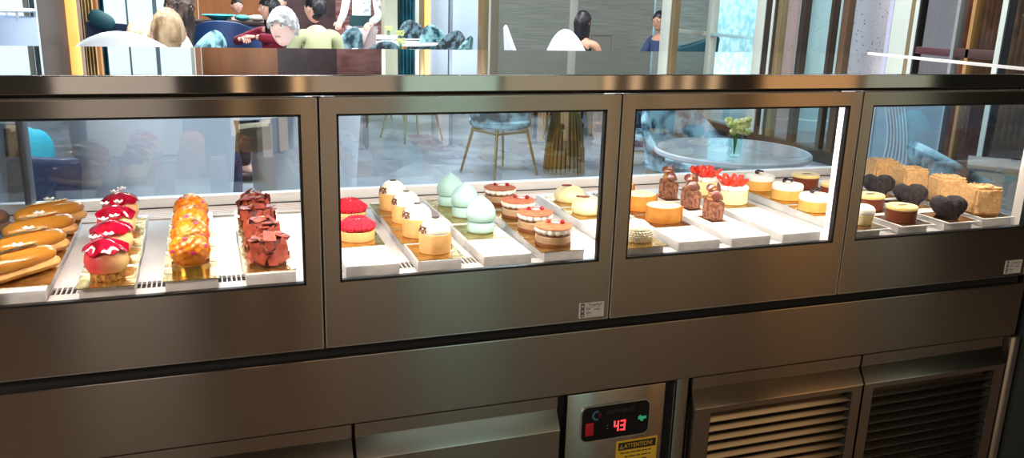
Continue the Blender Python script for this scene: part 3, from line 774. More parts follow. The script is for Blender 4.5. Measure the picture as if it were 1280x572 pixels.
# ------------------------------------------------------------------ 16 crumb cubes
crumbm = nmat('honey_crumb', srgb(204, 150, 92), srgb(236, 196, 140), 160, .9, bump=.5, bscale=260, lo=.15, hi=.85)
def cube(r):
    t = nb(); bmesh.ops.create_cube(t, size=1, matrix=Matrix.Translation((0, 0, .0300)) @ Matrix.Diagonal((.064, .058, .060, 1)))
    bmesh.ops.bevel(t, geom=list(t.edges), offset=.005, segments=2, affect='EDGES'); bmesh.ops.subdivide_edges(t, edges=list(t.edges), cuts=7, use_grid_fill=True)
    t.normal_update()
    for v in t.verts:
        if v.co.z > .001: v.co += v.normal*(.0020*noise.noise(v.co*90)+.0018*noise.noise(v.co*260))
        v.co.z = max(v.co.z, 0)
    obj('crumb_cube', t, crumbm, r, ang=75)
    b = nb(); rn = random.Random(6)
    for k in range(14): ball(b, (rn.uniform(-.024, .024), rn.uniform(-.024, .024), .0602), rn.uniform(.0014, .0034), 7, 5, lambda p, d: p*(1+.4*noise.noise(d*3)))
    obj('loose_crumbs', b, crumbm, r)
row(cube, 'crumb_cube_cake', 'tall square honey cake coated in golden crumbs', 'cake', 'crumb-coated cubes', [(1.588, .080), (1.598, .184), (1.590, .288), (1.600, .390)], cardkind='white', cw=.086, cl=.096, rots=[RAD(-14), RAD(-20), RAD(-12), RAD(-18)], cx=1.596)
# ================================================================== THE RESTAURANT
XR = 5.4                                        # glazed side wall on the right
floor_m, _nt, _b = _new('stone_floor')
def _floor():
    N = _nt.nodes; L = _nt.links
    tc = N.new('ShaderNodeTexCoord'); mp = N.new('ShaderNodeMapping'); mp.inputs['Rotation'].default_value = (0, 0, .6)
    L.new(tc.outputs['Object'], mp.inputs['Vector'])
    n1 = N.new('ShaderNodeTexNoise'); n1.inputs['Scale'].default_value = 1.4; n1.inputs['Detail'].default_value = 6; n1.inputs['Distortion'].default_value = 1.5
    n2 = N.new('ShaderNodeTexBrick'); n2.inputs['Scale'].default_value = 1; n2.inputs['Brick Width'].default_value = 1.3; n2.inputs['Row Height'].default_value = .65; n2.inputs['Mortar Size'].default_value = .006
    n2.inputs['Color1'].default_value = (*srgb(166, 168, 172), 1); n2.inputs['Color2'].default_value = (*srgb(128, 134, 142), 1); n2.inputs['Mortar'].default_value = (*srgb(92, 96, 104), 1)
    L.new(mp.outputs['Vector'], n1.inputs['Vector']); L.new(mp.outputs['Vector'], n2.inputs['Vector'])
    r = N.new('ShaderNodeValToRGB'); r.color_ramp.elements[0].position = .35; r.color_ramp.elements[1].position = .65
    r.color_ramp.elements[0].color = (.55, .58, .62, 1); r.color_ramp.elements[1].color = (1.0, .98, .96, 1)
    L.new(n1.outputs['Fac'], r.inputs['Fac'])
    mx = N.new('ShaderNodeMixRGB'); mx.blend_type = 'MULTIPLY'; mx.inputs['Fac'].default_value = 1
    L.new(n2.outputs['Color'], mx.inputs['Color1']); L.new(r.outputs['Color'], mx.inputs['Color2']); L.new(mx.outputs['Color'], _b.inputs['Base Color'])
    _b.inputs['Roughness'].default_value = .28
_floor()
b = nb(); bx(b, -5.2, 11, -4.1, 17.6, -.1, 0); struct('floor', b, floor_m, smooth=False)
b = nb(); bx(b, -4.99, 5.38, -3.89, .62, -.0005, .0004); struct('floor_service', b, nmat('dark_quarry_tile', srgb(74, 60, 50), srgb(96, 78, 66), 4, .45), smooth=False)
b = nb(); bx(b, -5.2, 11, -4.1, 17.6, 3.4, 3.5); struct('ceiling', b, mat('ceiling_paint', srgb(196, 190, 182), .8), smooth=False)

wood_warm = nmat('warm_wood_panel', srgb(150, 92, 42), srgb(186, 122, 62), 3, .45, stretch=(1, 1, .15), lo=.3, hi=.7)
plum = nmat('plum_panel', srgb(56, 40, 46), srgb(84, 58, 60), 3, .5)
rose = nmat('rosewood_panel', srgb(124, 78, 74), srgb(176, 132, 128), 6, .35, stretch=(.4, 1, 3))
taupe = nmat('grasscloth_wall', srgb(108, 114, 107), srgb(134, 140, 132), 6, .8, detail=5, stretch=(.5, .5, 14), lo=.3, hi=.7)
grey_wall = mat('grey_wall', srgb(138, 134, 130), .7)
dark_wood = nmat('dark_wood', srgb(36, 24, 20), srgb(62, 42, 32), 3, .5, stretch=(1, 1, .2))
frame_c = mat('champagne_frame', srgb(186, 194, 184), .4)
frame_g = mat('bronze_gold_frame', srgb(150, 132, 98), .35, .6)
frame_d = mat('dark_bronze_frame', srgb(64, 54, 46), .4, .5)
teal_c = nmat('teal_curtain_cloth', srgb(10, 62, 76), srgb(20, 100, 116), 3, .7)
beige_c = nmat('beige_curtain_cloth', srgb(150, 120, 78), srgb(188, 160, 112), 3, .7)
rust_c = nmat('rust_curtain_cloth', srgb(120, 66, 46), srgb(160, 98, 72), 3, .7)
led_amber = mat('amber_light_strip', (.9, .5, .15), .5, emit=(1, .42, .08), es=1.15)

def wall(name, x0, x1, y0, y1, z0, z1, m): b = nb(); bx(b, x0, x1, y0, y1, z0, z1); return struct(name, b, m, smooth=False)
# service side behind the camera
wall('wall_rear', -5.1, 11, -4.0, -3.9, 0, 3.4, mat('dark_service_wall', srgb(26, 20, 18), .6))
wall('wall_left', -5.1, -5.0, -3.9, 17.5, 0, 3.4, grey_wall)
wall('wall_service_end', 5.42, 5.52, -3.9, .4, 0, 3.4, mat('service_end_wall', srgb(18, 18, 18), .7))
# far end
YB = 16.5
wall('wall_back', gx(236, 12.2)+.15, gx(345, YB), YB, YB+.1, 0, 3.4, wood_warm)
wall('wall_back_plum', gx(345, YB), gx(420, YB), YB, YB+.1, 0, 3.4, plum)
wall('wall_back_rose', gx(420, YB), gx(484, YB), YB, YB+.1, 0, 3.4, rose)
# grasscloth wall facing the room, with a trim strip and a low access panel
YG = 8.6
wall('wall_grasscloth', gx(623, YG), XR+.02, YG, YG+.15, 0, 3.4, taupe)
b = nb(); bx(b, gx(711, YG), gx(721, YG), YG-.012, YG-.0002, 0, 3.39, .002); struct('trim_1', b, mat('pale_trim', srgb(168, 172, 164), .6))
b = nb(); x0, x1 = gx(736, YG), gx(768, YG)
for q in ((x0, x1, .98, 1.01), (x0, x0+.03, .3, .98), (x1-.03, x1, .3, .98), (x0, x1, .27, .2995)): bx(b, q[0], q[1], YG-.016, YG-.0002, q[2], q[3], .002)
bx(b, x0+.031, x1-.031, YG-.006, YG-.0002, .3, .979); struct('trim_2', b, mat('panel_trim', srgb(120, 122, 112), .6))
b = nb(); bx(b, gx(623, YG), gx(711, YG), YG-.014, YG-.0002, 0, .1); struct('baseboard_back', b, frame_d)
# jamb of the opening beside it
b = nb(); x0 = gx(602, YG); x1 = gx(622.6, YG)
bx(b, x0, x0+(x1-x0)*.35, YG-.03, YG+.15, 0, 3.39, .004); bx(b, x0+(x1-x0)*.36, x0+(x1-x0)*.48, YG-.05, YG+.15, 0, 3.39, .004, 1); bx(b, x0+(x1-x0)*.49, x1-.004, YG-.03, YG+.15, 0, 3.39, .004, 2)
struct('trim_3', b, [frame_g, frame_c, mat('taupe_jamb', srgb(112, 104, 88), .6)])
# glazed opening beyond the patterned chairs
YW = 13.2
def post(name, p0, p1, Y, m, d=.1, z0=0, z1=3.39, dz=0):
    b = nb(); bx(b, gx(p0, Y), gx(p1, Y), Y, Y+d, z0, z1, .004); return struct(name, b, m)
post('trim_4', 481, 497, YW-.3, mat('sage_column', srgb(150, 154, 134), .55), .3)
post('trim_5', 519, 524, YW, frame_c); post('trim_6', 524.4, 530, YW, frame_g)
post('window_1', 541, 601, YW+.05, M['glass_window'], .02, .05)
post('wall_beyond_glass', 534, 622, YW+.5, mat('lavender_wall', srgb(196, 204, 222), .8), .1)
post('trim_7', 562, 566, YW, mat('slate_mullion', srgb(120, 134, 150), .5), .1)
post('wall_behind_curtain', 478, 534, YW+.42, mat('deep_teal_wall', srgb(16, 40, 48), .8), .1)
def curtain(label, xa, xb, Y, m, n, z1=3.35, amp=.03):
    b = nb(); N = n*8
    f = [(xa+(xb-xa)*k/N, Y+amp*sin(2*pi*n*k/N)) for k in range(N+1)]; g = [(x, y+.012) for x, y in reversed(f)]
    prism(b, f+g, 'Z', .02, z1); return tag(obj('curtain', b, m), label, 'curtain')
curtain('dark teal curtain hanging beside the pale green column in the far opening', gx(500, YW), gx(518, YW), YW, teal_c, 4)
def strip(label, p0, p1, Y, dy=.05):
    b = nb(); bx(b, gx(p0, Y), gx(p1, Y), Y, Y+dy, .05, 3.3, .004); return tag(obj('light_strip', b, led_amber), label, 'light strip')
strip('glowing amber light strip beside the far glass panels', 531, 538, YW+.02)
# ---- left: pier with a lit cove, curtains and windows
YP = 9.5
wall('wall_pier', gx(49, YP), gx(101, YP), YP, YP+.5, 0, 3.4, mat('pier_plaster', srgb(150, 142, 136), .7))
b = nb(); bx(b, gx(101, YP), gx(119, YP), YP+.25, YP+.5, 0, 3.4); struct('wall_pier_return', b, wood_warm, smooth=False)
b = nb(); bx(b, gx(84, YP), gx(98, YP), YP-.06, YP-.002, .02, 3.35, .02); tag(obj('light_strip', b, led_amber), 'tall glowing amber light strip on the left pier', 'light strip')
curtain('gathered beige curtain beside the glowing left pier', gx(101.5, YP+.12), gx(118, YP+.12), YP+.12, beige_c, 4)
YL = 12.2
curtain('dark teal curtain at the left edge of the bright window', gx(118, YL), gx(133, YL), YL-.15, teal_c, 3)
def window(name, xa, xb, Y, z0, z1, mull, fm=frame_c, w=.05):
    o = struct(name, (lambda t: ([bx(t, *q) for q in ((xa, xb, Y, Y+.08, z0-w, z0), (xa, xb, Y, Y+.08, z1, z1+w), (xa-w, xa, Y, Y+.08, z0-w, z1+w), (xb, xb+w, Y, Y+.08, z0-w, z1+w))], t)[1])(nb()), fm, smooth=False)
    for m0, m1, mm in mull:
        b = nb(); bx(b, m0, m1, Y+.0, Y+.08, z0, z1); obj('mullion', b, mm, o)
    b = nb(); bx(b, xa, xb, Y+.03, Y+.045, z0, z1); obj('pane', b, M['glass_window'], o)
    return o
slate = mat('slate_mullion_dark', srgb(96, 120, 132), .5)
xa, xb = gx(130, YL), gx(236, YL)
window('window_2', xa, xb, YL, .80, 3.2, [(gx(158.5, YL), gx(160.5, YL), slate), (gx(192, YL), gx(197, YL), slate)])
wall('wall_under_window', xa-.05, xb+.05, YL, YL+.12, 0, .745, mat('white_ledge', srgb(226, 228, 232), .6))
wall('wall_window_side', xb+.06, xb+.14, YL, YB+.1, 0, 3.4, wood_warm)
xa2, xb2 = gx(-190, YP), gx(47, YP)
window('window_3', xa2, xb2-.02, YP+.2, .3, 3.2, [(gx(31, YP+.2), gx(37, YP+.2), frame_c), (gx(39, YP+.2), gx(44, YP+.2), slate), (gx(-60, YP+.2), gx(-52, YP+.2), frame_c)], w=.04)
wall('wall_under_left_window', -5.0, xb2, YP+.2, YP+.32, 0, .255, grey_wall)
wall('wall_left_of_window', -5.0, xa2-.045, YP+.2, YP+.32, .256, 3.4, grey_wall)
# ---- right: glazed side wall, running away from the counter
def sidebar(name, p0, p1, m, d=.09, z0=.0, z1=3.39, x=XR):
    b = nb(); ya, yb = sorted((gy(p0, x), gy(p1, x))); bx(b, x, x+d, ya, yb, z0, z1, .003); return struct(name, b, m)
n = 20
for p0, p1, m in ((826, 837, frame_c), (838, 842, frame_g), (884, 889, frame_c), (944, 955, frame_c), (956, 962, frame_d), (963, 966, frame_c), (967, 970, frame_d), (970.5, 976, frame_g),
                  (999, 1005, frame_d), (1036.5, 1040.5, frame_d), (1051, 1059, mat('brown_bronze_frame', srgb(100, 78, 60), .4, .4)), (1109, 1114, mat('lavender_frame', srgb(170, 172, 196), .5)), (1114.5, 1136, frame_c), (1136.5, 1140.5, frame_g), (1141, 1146, frame_c), (1146.4, 1148.4, M['black']),
                  (1193, 1197, mat('grey_frame', srgb(128, 130, 132), .5)), (1212, 1216.5, mat('ochre_frame', srgb(150, 112, 62), .5)), (1249, 1256, frame_c), (1256.4, 1258.4, M['black'])):
    sidebar('trim_%d' % n, p0, p1, m, .07 if m is not frame_c else .09, x=XR if p0 > 840 else 4.72); n += 1
# glazing panes between the bars, rails and the low sill
for k, (p0, p1) in enumerate(((843, 883), (890, 943), (1060, 1108), (1149, 1248), (1259, 1420))):
    sidebar('window_%d' % (4+k), p0, p1, M['glass_window'], .012, .12, 3.3, XR+.03)
sidebar('window_9', 976.5, 998.5, M['glass_window'], .012, .12, 3.3, XR+.03); sidebar('window_10', 1005.5, 1036, M['glass_window'], .012, .12, 3.3, XR+.03)
zr = at_x(862, 40, XR).z
sidebar('trim_50', 842.3, 883.7, frame_c, .06, zr-.022, zr+.022); sidebar('trim_51', 889.3, 943.7, mat('thin_rail', srgb(150, 190, 196), .5), .05, zr-.02, zr+.012)
zs = at_x(1170, 66, XR).z
sidebar('trim_52', 1149, 1192.6, mat('dark_red_rail', srgb(70, 34, 40), .5), .05, zs-.02, zs+.035)
sidebar('trim_53', 1198, 1248.5, mat('dark_red_rail_b', srgb(58, 34, 30), .5), .05, zs-.02, zs+.05)
sidebar('baseboard_right', 826, 1425, frame_d, .10, 0, .118, XR-.006)
# beyond the side glazing: pale facade, terrazzo columns, corridor wall, curtains
facade = nmat('pale_turquoise_render', srgb(132, 186, 198), srgb(180, 214, 220), 9, .8, detail=8)
terr = nmat('terrazzo', srgb(70, 66, 74), srgb(176, 174, 184), 26, .5, kind='voronoi', lo=.10, hi=.22)
terr_p = nmat('pink_terrazzo', srgb(96, 74, 74), srgb(168, 146, 144), 26, .5, kind='voronoi', lo=.08, hi=.2)
wall('wall_behind_pane', 6.6, 6.7, gy(886, 6.6), gy(843, 6.6)+.6, 0, 3.4, nmat('grey_green_wall', srgb(104, 116, 112), srgb(128, 138, 132), 5, .8, stretch=(1, .3, 10)))
b = nb(); bx(b, XR+.12, 10.6, .4, 6.19, .0005, .004); struct('floor_corridor', b, nmat('red_brown_boards', srgb(58, 36, 34), srgb(112, 82, 76), 3, .3, stretch=(.5, 7, 1), lo=.3, hi=.7), smooth=False)
wall('wall_facade', 8.2, 8.3, 9.0, 17.5, 0, 3.4, facade)
wall('wall_grey_corridor', 8.2, 8.3, 6.2, 8.995, 0, 3.4, mat('grey_lilac_wall', srgb(134, 130, 138), .7))
wall('wall_corridor', 10.6, 10.7, .4, 6.2, 0, 3.4, mat('corridor_wall', srgb(132, 126, 132), .7))
wall('wall_corridor_end', 8.3, 10.7, 6.2, 6.3, 0, 3.4, mat('corridor_end_wall', srgb(150, 116, 104), .7))
for lab, p0, p1, x, m in (('pinkish terrazzo column behind the right glazing', 972, 998, 6.4, terr_p), ('speckled blue-grey terrazzo column behind the right glazing', 1005, 1052, 6.8, nmat('blue_terrazzo', srgb(96, 130, 138), srgb(170, 206, 212), 30, .5, kind='voronoi', lo=.06, hi=.2)), ('grey speckled terrazzo column left of the wide cream frame', 1060, 1108, 6.2, terr)):
    ya, yb = sorted((gy(p0, x), gy(p1, x))); c = at_x((p0+p1)/2, 30, x)
    wpx = abs(p1-p0)/FPX*(c-CAM).dot(_F)/2
    b = nb(); lathe(b, [(wpx, 0), (wpx, 3.395)], 40, (c.x, c.y, 0)); lathe(b, [(wpx+.02, 0), (wpx+.02, .12), (wpx, .13)], 40, (c.x, c.y, 0)); tag(obj('column', b, m), lab, 'column')
def ycurtain(label, p0, p1, X, m, n):
    ya, yb = sorted((gy(p0, X), gy(p1, X))); N = n*8; b = nb()
    f = [(X+.03*sin(2*pi*n*k/N), ya+(yb-ya)*k/N) for k in range(N+1)]; g = [(x+.012, y) for x, y in reversed(f)]
    prism(b, f+g, 'Z', .02, 3.3); return tag(obj('curtain', b, m), label, 'curtain')
ycurtain('rust-brown curtain left of the ochre bar behind the right glazing', 1199, 1213, 5.75, rust_c, 3)
ycurtain('brown curtain right of the ochre bar behind the right glazing', 1219, 1250, 5.75, nmat('brown_curtain_cloth', srgb(96, 60, 40), srgb(132, 84, 58), 3, .7), 5)
ycurtain('dark brown curtain at the far right edge behind the glazing', 1262, 1330, 5.75, nmat('umber_curtain_cloth', srgb(84, 60, 46), srgb(132, 100, 76), 3, .7), 8)

# ------------------------------------------------------------------ furniture makers
white_u = mat('white_upholstery', srgb(222, 228, 236), .55)
navy_u = mat('navy_upholstery', srgb(22, 40, 74), .6)
blue_u = mat('blue_upholstery', srgb(28, 66, 120), .6)
pattern = nmat('blue_floral_upholstery', srgb(24, 60, 78), srgb(156, 196, 208), 9, .7, detail=6, lo=.40, hi=.58)
pattern2 = nmat('teal_floral_upholstery', srgb(20, 70, 84), srgb(150, 206, 214), 11, .7, detail=6, lo=.38, hi=.56)
pattern_d = nmat('dark_floral_upholstery', srgb(16, 32, 44), srgb(104, 138, 150), 13, .7, detail=6, lo=.44, hi=.62)
brass = mat('brass_legs', srgb(196, 164, 106), .28, 1)
marble_t = nmat('table_marble', srgb(196, 202, 206), srgb(232, 236, 238), 3, .15, detail=8, lo=.35, hi=.55)
def shellback(bm, R, t, z0, hback, hside, half, n=36, sy=1.0, flare=.06):
    """curved tub wall: thick, rounded along its top, tallest at the back"""
    rings = []
    for k in range(n+1):
        th = -half+2*half*k/n; a = -pi/2+th
        e = max(0, cos(th*pi/2/half)); h = hside+(hback-hside)*(e**1.3)
        sect = [(R-t, z0), (R, z0), (R+flare*.6, (z0+h)/2), (R+flare, h-.03), (R+flare-.015, h-.006), (R+flare-t/2, h), (R+flare-t+.012, h-.008), (R+flare-t, h-.035), (R-t+flare*.4, (z0+h)/2)]
        rings.append([Vector((q*cos(a), q*sin(a)*sy, z)) for q, z in sect])
    ring_surface(bm, rings)
def tub(name, label, loc, rz, m, R=.36, h=1.02, hs=.62, group=None, cat='armchair'):
    r = thing(name, label, cat, loc, rz, group)
    b = nb(); shellback(b, R, .085, .16, h, hs, RAD(118)); obj('shell_back', b, m, r)
    b = nb(); lathe(b, [(R*.80, .16), (R*.86, .19), (R*.87, .40), (R*.82, .455), (R*.6, .47), (.001, .475)], 36); obj('seat_cushion', b, m, r)
    for k in range(4):
        a = pi/4+k*pi/2; b = nb(); tube(b, [(R*.62*cos(a), R*.62*sin(a), .165), (R*.72*cos(a), R*.72*sin(a), 0)], [.020, .012], 10); obj('leg', b, brass, r)
    return r
def side_chair(name, label, loc, rz, m, group=None, h=.86):
    r = thing(name, label, 'chair', loc, rz, group)
    b = nb(); shellback(b, .245, .05, .42, h, .56, RAD(105), sy=.95, flare=.05); obj('backrest', b, m, r)
    b = nb(); lathe(b, [(.235, .395), (.252, .41), (.255, .445), (.235, .468), (.15, .475), (.001, .476)], 36); obj('seat', b, m, r)
    for sx, sy in ((1, 1), (-1, 1), (1, -1), (-1, -1)):
        b = nb(); tube(b, [(.15*sx, .15*sy, .40), (.225*sx, .225*sy, 0)], [.014, .009], 10); obj('leg', b, brass, r)
    b = nb(); tube(b, [(.165, .165, .355), (-.165, .165, .355), (-.165, -.165, .355), (.165, -.165, .355), (.165, .165, .355)], .009, 8); obj('leg_rail', b, brass, r)
    return r
def round_table(name, label, loc, R, top=marble_t, base='stem', group=None):
    r = thing(name, label, 'table', loc, 0, group)
    b = nb(); lathe(b, [(.001, .715), (R-.02, .715), (R, .722), (R, .735), (R-.008, .742), (.001, .742)], 64); obj('tabletop', b, top, r)
    if base == 'stem':
        b = nb(); lathe(b, [(.05, .03), (.035, .06), (.032, .66), (.09, .7145)], 28); obj('stem', b, brass, r)
        b = nb(); lathe(b, [(.24, 0), (.24, .012), (.20, .022), (.05, .03), (.001, .031)], 40); obj('base', b, brass, r)
    else:
        b = nb(); n = 28
        for k in range(n):
            a = 2*pi*k/n; tube(b, [(.165*cos(a), .165*sin(a), .012), (.155*cos(a), .155*sin(a), .20), (.110*cos(a), .110*sin(a), .48), (.045*cos(a), .045*sin(a), .60), (.05*cos(a), .05*sin(a), .7145)], .013, 6)
        obj('rod_cage', b, brass, r)
        b = nb(); lathe(b, [(.175, 0), (.175, .012), (.001, .0125)], 40); obj('base', b, brass, r)
        b = nb(); lathe(b, [(.140, .02), (.128, .20), (.085, .48), (.025, .60), (.03, .71)], 28); obj('inner_cone', b, mat('smoked_brass', srgb(92, 82, 66), .2, .9), r)
    return r
def vase(label, loc, group=None, s=1):
    r = thing('flower_vase', label, 'vase', loc, 0, group, s)
    b = nb(); lathe(b, [(.030, 0), (.034, .004), (.036, .11), (.0345, .11), (.032, .010), (.001, .009)], 24); obj('glass_vase', b, M['glass_clear'], r)
    b = nb(); rn = random.Random(3)
    for k in range(9): a = rn.random()*6.28; q = rn.uniform(.01, .05); tube(b, [(0, 0, .012), (q*.35*cos(a), q*.35*sin(a), .11), (q*cos(a), q*sin(a), rn.uniform(.13, .17))], .0022, 6)
    obj('stems', b, mat('stem_green', srgb(96, 140, 60), .6), r)
    b = nb()
    for k in range(16):
        a = rn.random()*6.28; q = .055*math.sqrt(rn.random()); z = rn.uniform(.125, .185)
        ball(b, (q*cos(a), q*sin(a), z), (.018, .018, .016), 9, 6, lambda p, d: p*(1+.3*noise.noise(d*3.1)))
    obj('blossoms', b, nmat('yellow_green_blossom', srgb(168, 190, 76), srgb(236, 236, 170), 40, .6), r)
    return r
# ------------------------------------------------------------------ nearest group, seen through and over the case (left)
tub('tub_armchair', 'large white tub armchair under the fair-haired boy', (gx(191, 3.25, 150), 3.25, 0), RAD(-16), white_u, .325, 1.22, .68, 'white tub armchairs near the case')
tub('tub_armchair', 'white tub armchair under the grey-haired woman', (gx(372, 4.30, 100), 4.30, 0), RAD(88), white_u, .35, 1.07, .70, 'white tub armchairs near the case')
tub('tub_armchair', 'dark navy armchair seen through the left bay, holding a turquoise cushion', (gx(14, 2.75, 200), 2.75, 0), RAD(-70), navy_u, .34, .84, .74)
def cushion(label, loc, s, rot, m):
    b = nb(); ball(b, (0, 0, 0), s, 24, 14, lambda p, d: Vector((p.x*(1+.25*abs(d.x*d.z)), p.y, p.z*(1+.25*abs(d.x*d.z)))))
    o = obj('cushion', b, m, None, loc); o.rotation_euler = rot; return tag(o, label, 'cushion')
cushion('turquoise cushion leaning in the dark navy armchair', (gx(30, 2.72, 175), 2.72, .68), (.10, .06, .15), (RAD(-15), RAD(18), RAD(20)), mat('turquoise_cloth', srgb(40, 170, 190), .7))
round_table('pedestal_table', 'round table on a brass stem between the two white armchairs', (gx(293, 3.95, 200), 3.95, 0), .36)
# navy banquette and chair further left
bq = thing('banquette', 'dark navy banquette below the bright left window', 'bench', (gx(106, 9.0)+.55, 8.9, 0))
b = nb(); bx(b, -.55, .42, -.30, .30, .10, .45, .04); obj('seat', b, navy_u, bq)
b = nb(); prism(b, [(-.55, .45), (-.55, 1.02), (-.2, 1.0), (.42, .94), (.42, .45)], 'Y', .18, .32); obj('backrest', b, navy_u, bq)
b = nb(); bx(b, -.5, .38, -.25, .28, 0, .0995); obj('plinth', b, dark_wood, bq)
cushion('dark green-teal cushion on top of the navy banquette', at_y(127, 25, 8.92), (.13, .06, .085), (RAD(-15), RAD(30), 0), mat('deep_teal_cloth', srgb(14, 72, 80), .7))
side_chair('side_chair', 'blue floral chair half hidden beside the left white armchair', (at_y(119, 50, 6.6).x, 6.6, 0), RAD(15), pattern, None, 1.02)
# table of the long-haired woman with a blue floral chair and a blue chair behind
round_table('pedestal_table', 'round table behind the boy, holding cups and plates', (gx(232, 6.4), 6.75, 0), .45)
side_chair('side_chair', 'light blue floral chair right of the long-haired woman', (gx(268, 6.0, 45)-.19, 6.2, 0), RAD(50), pattern2, None, 1.09)
tub('tub_armchair', 'large bright blue armchair behind the light blue floral chair', (gx(283, 8.2), 8.2, 0), RAD(-12), blue_u, .31, 1.10, .90)
# far patterned chairs and white tables (centre)
for lab, px, py, Y, rz, m, h in (('blue floral chair right of the man in the pale green shirt', 436, 50, 8.6, 40, pattern, 1.04), ('dark floral chair in front of the far white tables', 480, 60, 8.0, 8, pattern_d, .92),
        ('grey-blue floral chair furthest back, before the teal curtain', 515, 40, 11.9, 190, pattern_d, 1.02), ('light blue floral chair behind the far white tables', 542, 45, 10.9, 200, pattern2, .99),
        ('blue floral chair at the right of the far white tables', 580, 50, 9.0, 60, pattern2, .94), ('dark-backed floral chair at the right of the far white tables', 566, 45, 9.9, 120, pattern_d, .96)):
    side_chair('side_chair', lab, (gx(px, Y, py)-.17*sin(RAD(rz)), Y+.17*cos(RAD(rz)), 0), RAD(rz), m, None, h)
for lab, px, Y, R in (('white round table furthest back in the centre', 493, 13.0-.6, .58), ('white round table in the middle of the far centre', 505, 10.8, .52), ('nearest of the far white round tables, right of centre', 527, 9.0, .42)):
    round_table('pedestal_table', lab, (gx(px, Y, 40), Y, 0), R, mat('white_tabletop', srgb(232, 238, 240), .25), group='far white tables')
vase('small vase of yellow-green flowers on the middle far table', (gx(498, 10.7, 40), 10.6, .7425), 'table vases', .9)
vase('small vase of yellow-green flowers on the furthest far table', (gx(484, 12.3, 30), 12.2, .7425), 'table vases', .9)
vase('small vase of yellow-green flowers on the nearest far table', (gx(498.5, 9.0, 48), 8.9, .7425), 'table vases', .8)
# seen through the second bay
side_chair('side_chair', 'blue floral chair with brass legs seen through the second bay', (2.27, 5.30, 0), RAD(20), pattern, None, .86)
round_table('cage_table', 'table on a bell-shaped brass rod base seen through the second bay', (2.82, 5.22, 0), .34, base='cage')
side_chair('side_chair', 'floral chair far back, its thin legs seen through the second bay', (1.95, 7.1, 0), RAD(200), pattern, None, .86)
side_chair('side_chair', 'blue floral chair right of the bell-shaped brass table base', (3.50, 5.30, 0), RAD(60), pattern2, None, .84)
# seen through the third bay
mt = round_table('pedestal_table', 'round marble table with a flower vase seen through the third bay', (2.37, 2.17, 0), .362, nmat('grey_table_marble', srgb(118, 128, 134), srgb(150, 158, 162), 3, .12, detail=8, lo=.35, hi=.55))
b = nb(); lathe(b, [(.3625, .716), (.368, .722), (.368, .737), (.3625, .7435), (.3622, .73)], 64); obj('rim', b, mat('pale_rim', srgb(200, 210, 218), .3), mt)
vase('clear glass vase of yellow-green flowers on the near marble table', (*at_z(917, 196, .7425).xy, .7425), None, .92)
side_chair('side_chair', 'light blue floral chair behind the near marble table', (gx(860, 3.35, 150), 3.35, 0), RAD(190), pattern, None, .84)
side_chair('side_chair', 'darker floral chair left of the near marble table', (gx(806, 4.35, 150), 4.35, 0), RAD(170), pattern_d, None, .82)
# seen through the right end bay
side_chair('side_chair', 'floral chair with a smooth brown seat seen through the right end bay', ((CAM+ray(1200, 212)*4.7).x, (CAM+ray(1200, 212)*4.7).y, 0), RAD(-110), pattern, None, .72)
scr = thing('wave_screen', 'pale blue standing screen with raised white wavy ribs', 'screen', ((CAM+ray(1131, 170)*5.7).x, (CAM+ray(1131, 170)*5.7).y, 0), RAD(-44))
b = nb(); bx(b, -.20, .20, -.012, .012, .04, 1.05, .004); obj('panel', b, mat('pale_blue_panel', srgb(172, 200, 216), .5), scr)
b = nb(); bx(b, -.21, -.20, -.02, .02, 0, 1.06, .003); bx(b, .20, .21, -.02, .02, 0, 1.06, .003); bx(b, -.20, .20, -.02, .02, 1.05, 1.065, .003); obj('frame', b, mat('pale_frame', srgb(206, 222, 232), .5), scr)
ribm = mat('white_rib', srgb(226, 236, 242), .5)
for k in range(7):
    b = nb(); pts = []
    for j in range(25):
        z = .05+.98*j/24; u = j/24
        pts.append((-.185+.018*k+.085*(1-cos(2*pi*u))*.5*(1-.09*k)+.05*(1-u)*(k/6)+.012*k*(1-u), -.016, z))
    tube(b, pts, .006, 8); obj('wavy_rib', b, ribm, scr)
ct = thing('side_table', 'low table with a pale green glass front at the right end of the restaurant', 'table', ((CAM+ray(1264, 214)*5.6).x, (CAM+ray(1264, 214)*5.6).y, 0), RAD(-48))
b = nb(); bx(b, -.26, .26, -.2, .2, .43, .46, .005); obj('tabletop', b, mat('grey_stone_top', srgb(150, 146, 140), .3), ct)
b = nb(); bx(b, -.24, .24, -.18, .18, .02, .4295, .004); obj('glass_body', b, mat('pale_green_glass', srgb(150, 170, 164), .15), ct)
b = nb(); bx(b, -.25, .25, -.19, .19, 0, .0195); obj('plinth', b, frame_d, ct)
# white lampshade at the left edge
lp = thing('floor_lamp', 'floor lamp with a wide white drum shade at the left edge', 'lamp', (-1.09, 4.25, 0))
b = nb(); lathe(b, [(.232, 1.045), (.236, 1.045), (.230, 1.225), (.226, 1.225), (.232, 1.046)], 48); obj('drum_shade', b, mat('white_shade', srgb(160, 180, 204), .7), lp)
b = nb(); pts = [(.232*cos(2*pi*k/40), .232*sin(2*pi*k/40), 1.262) for k in range(41)]; tube(b, pts, .008, 8)
for k in range(6): a = 2*pi*k/6+.3; bx(b, .23*cos(a)-.006, .23*cos(a)+.006, .23*sin(a)-.006, .23*sin(a)+.006, 1.224, 1.262)
obj('top_ring', b, mat('shade_ring', srgb(190, 204, 212), .4), lp)
b = nb(); tube(b, [(0, 0, .02), (0, 0, 1.14)], .012, 12); obj('stem', b, brass, lp)
b = nb(); lathe(b, [(.15, 0), (.15, .012), (.02, .022), (.001, .023)], 32); obj('base', b, brass, lp)
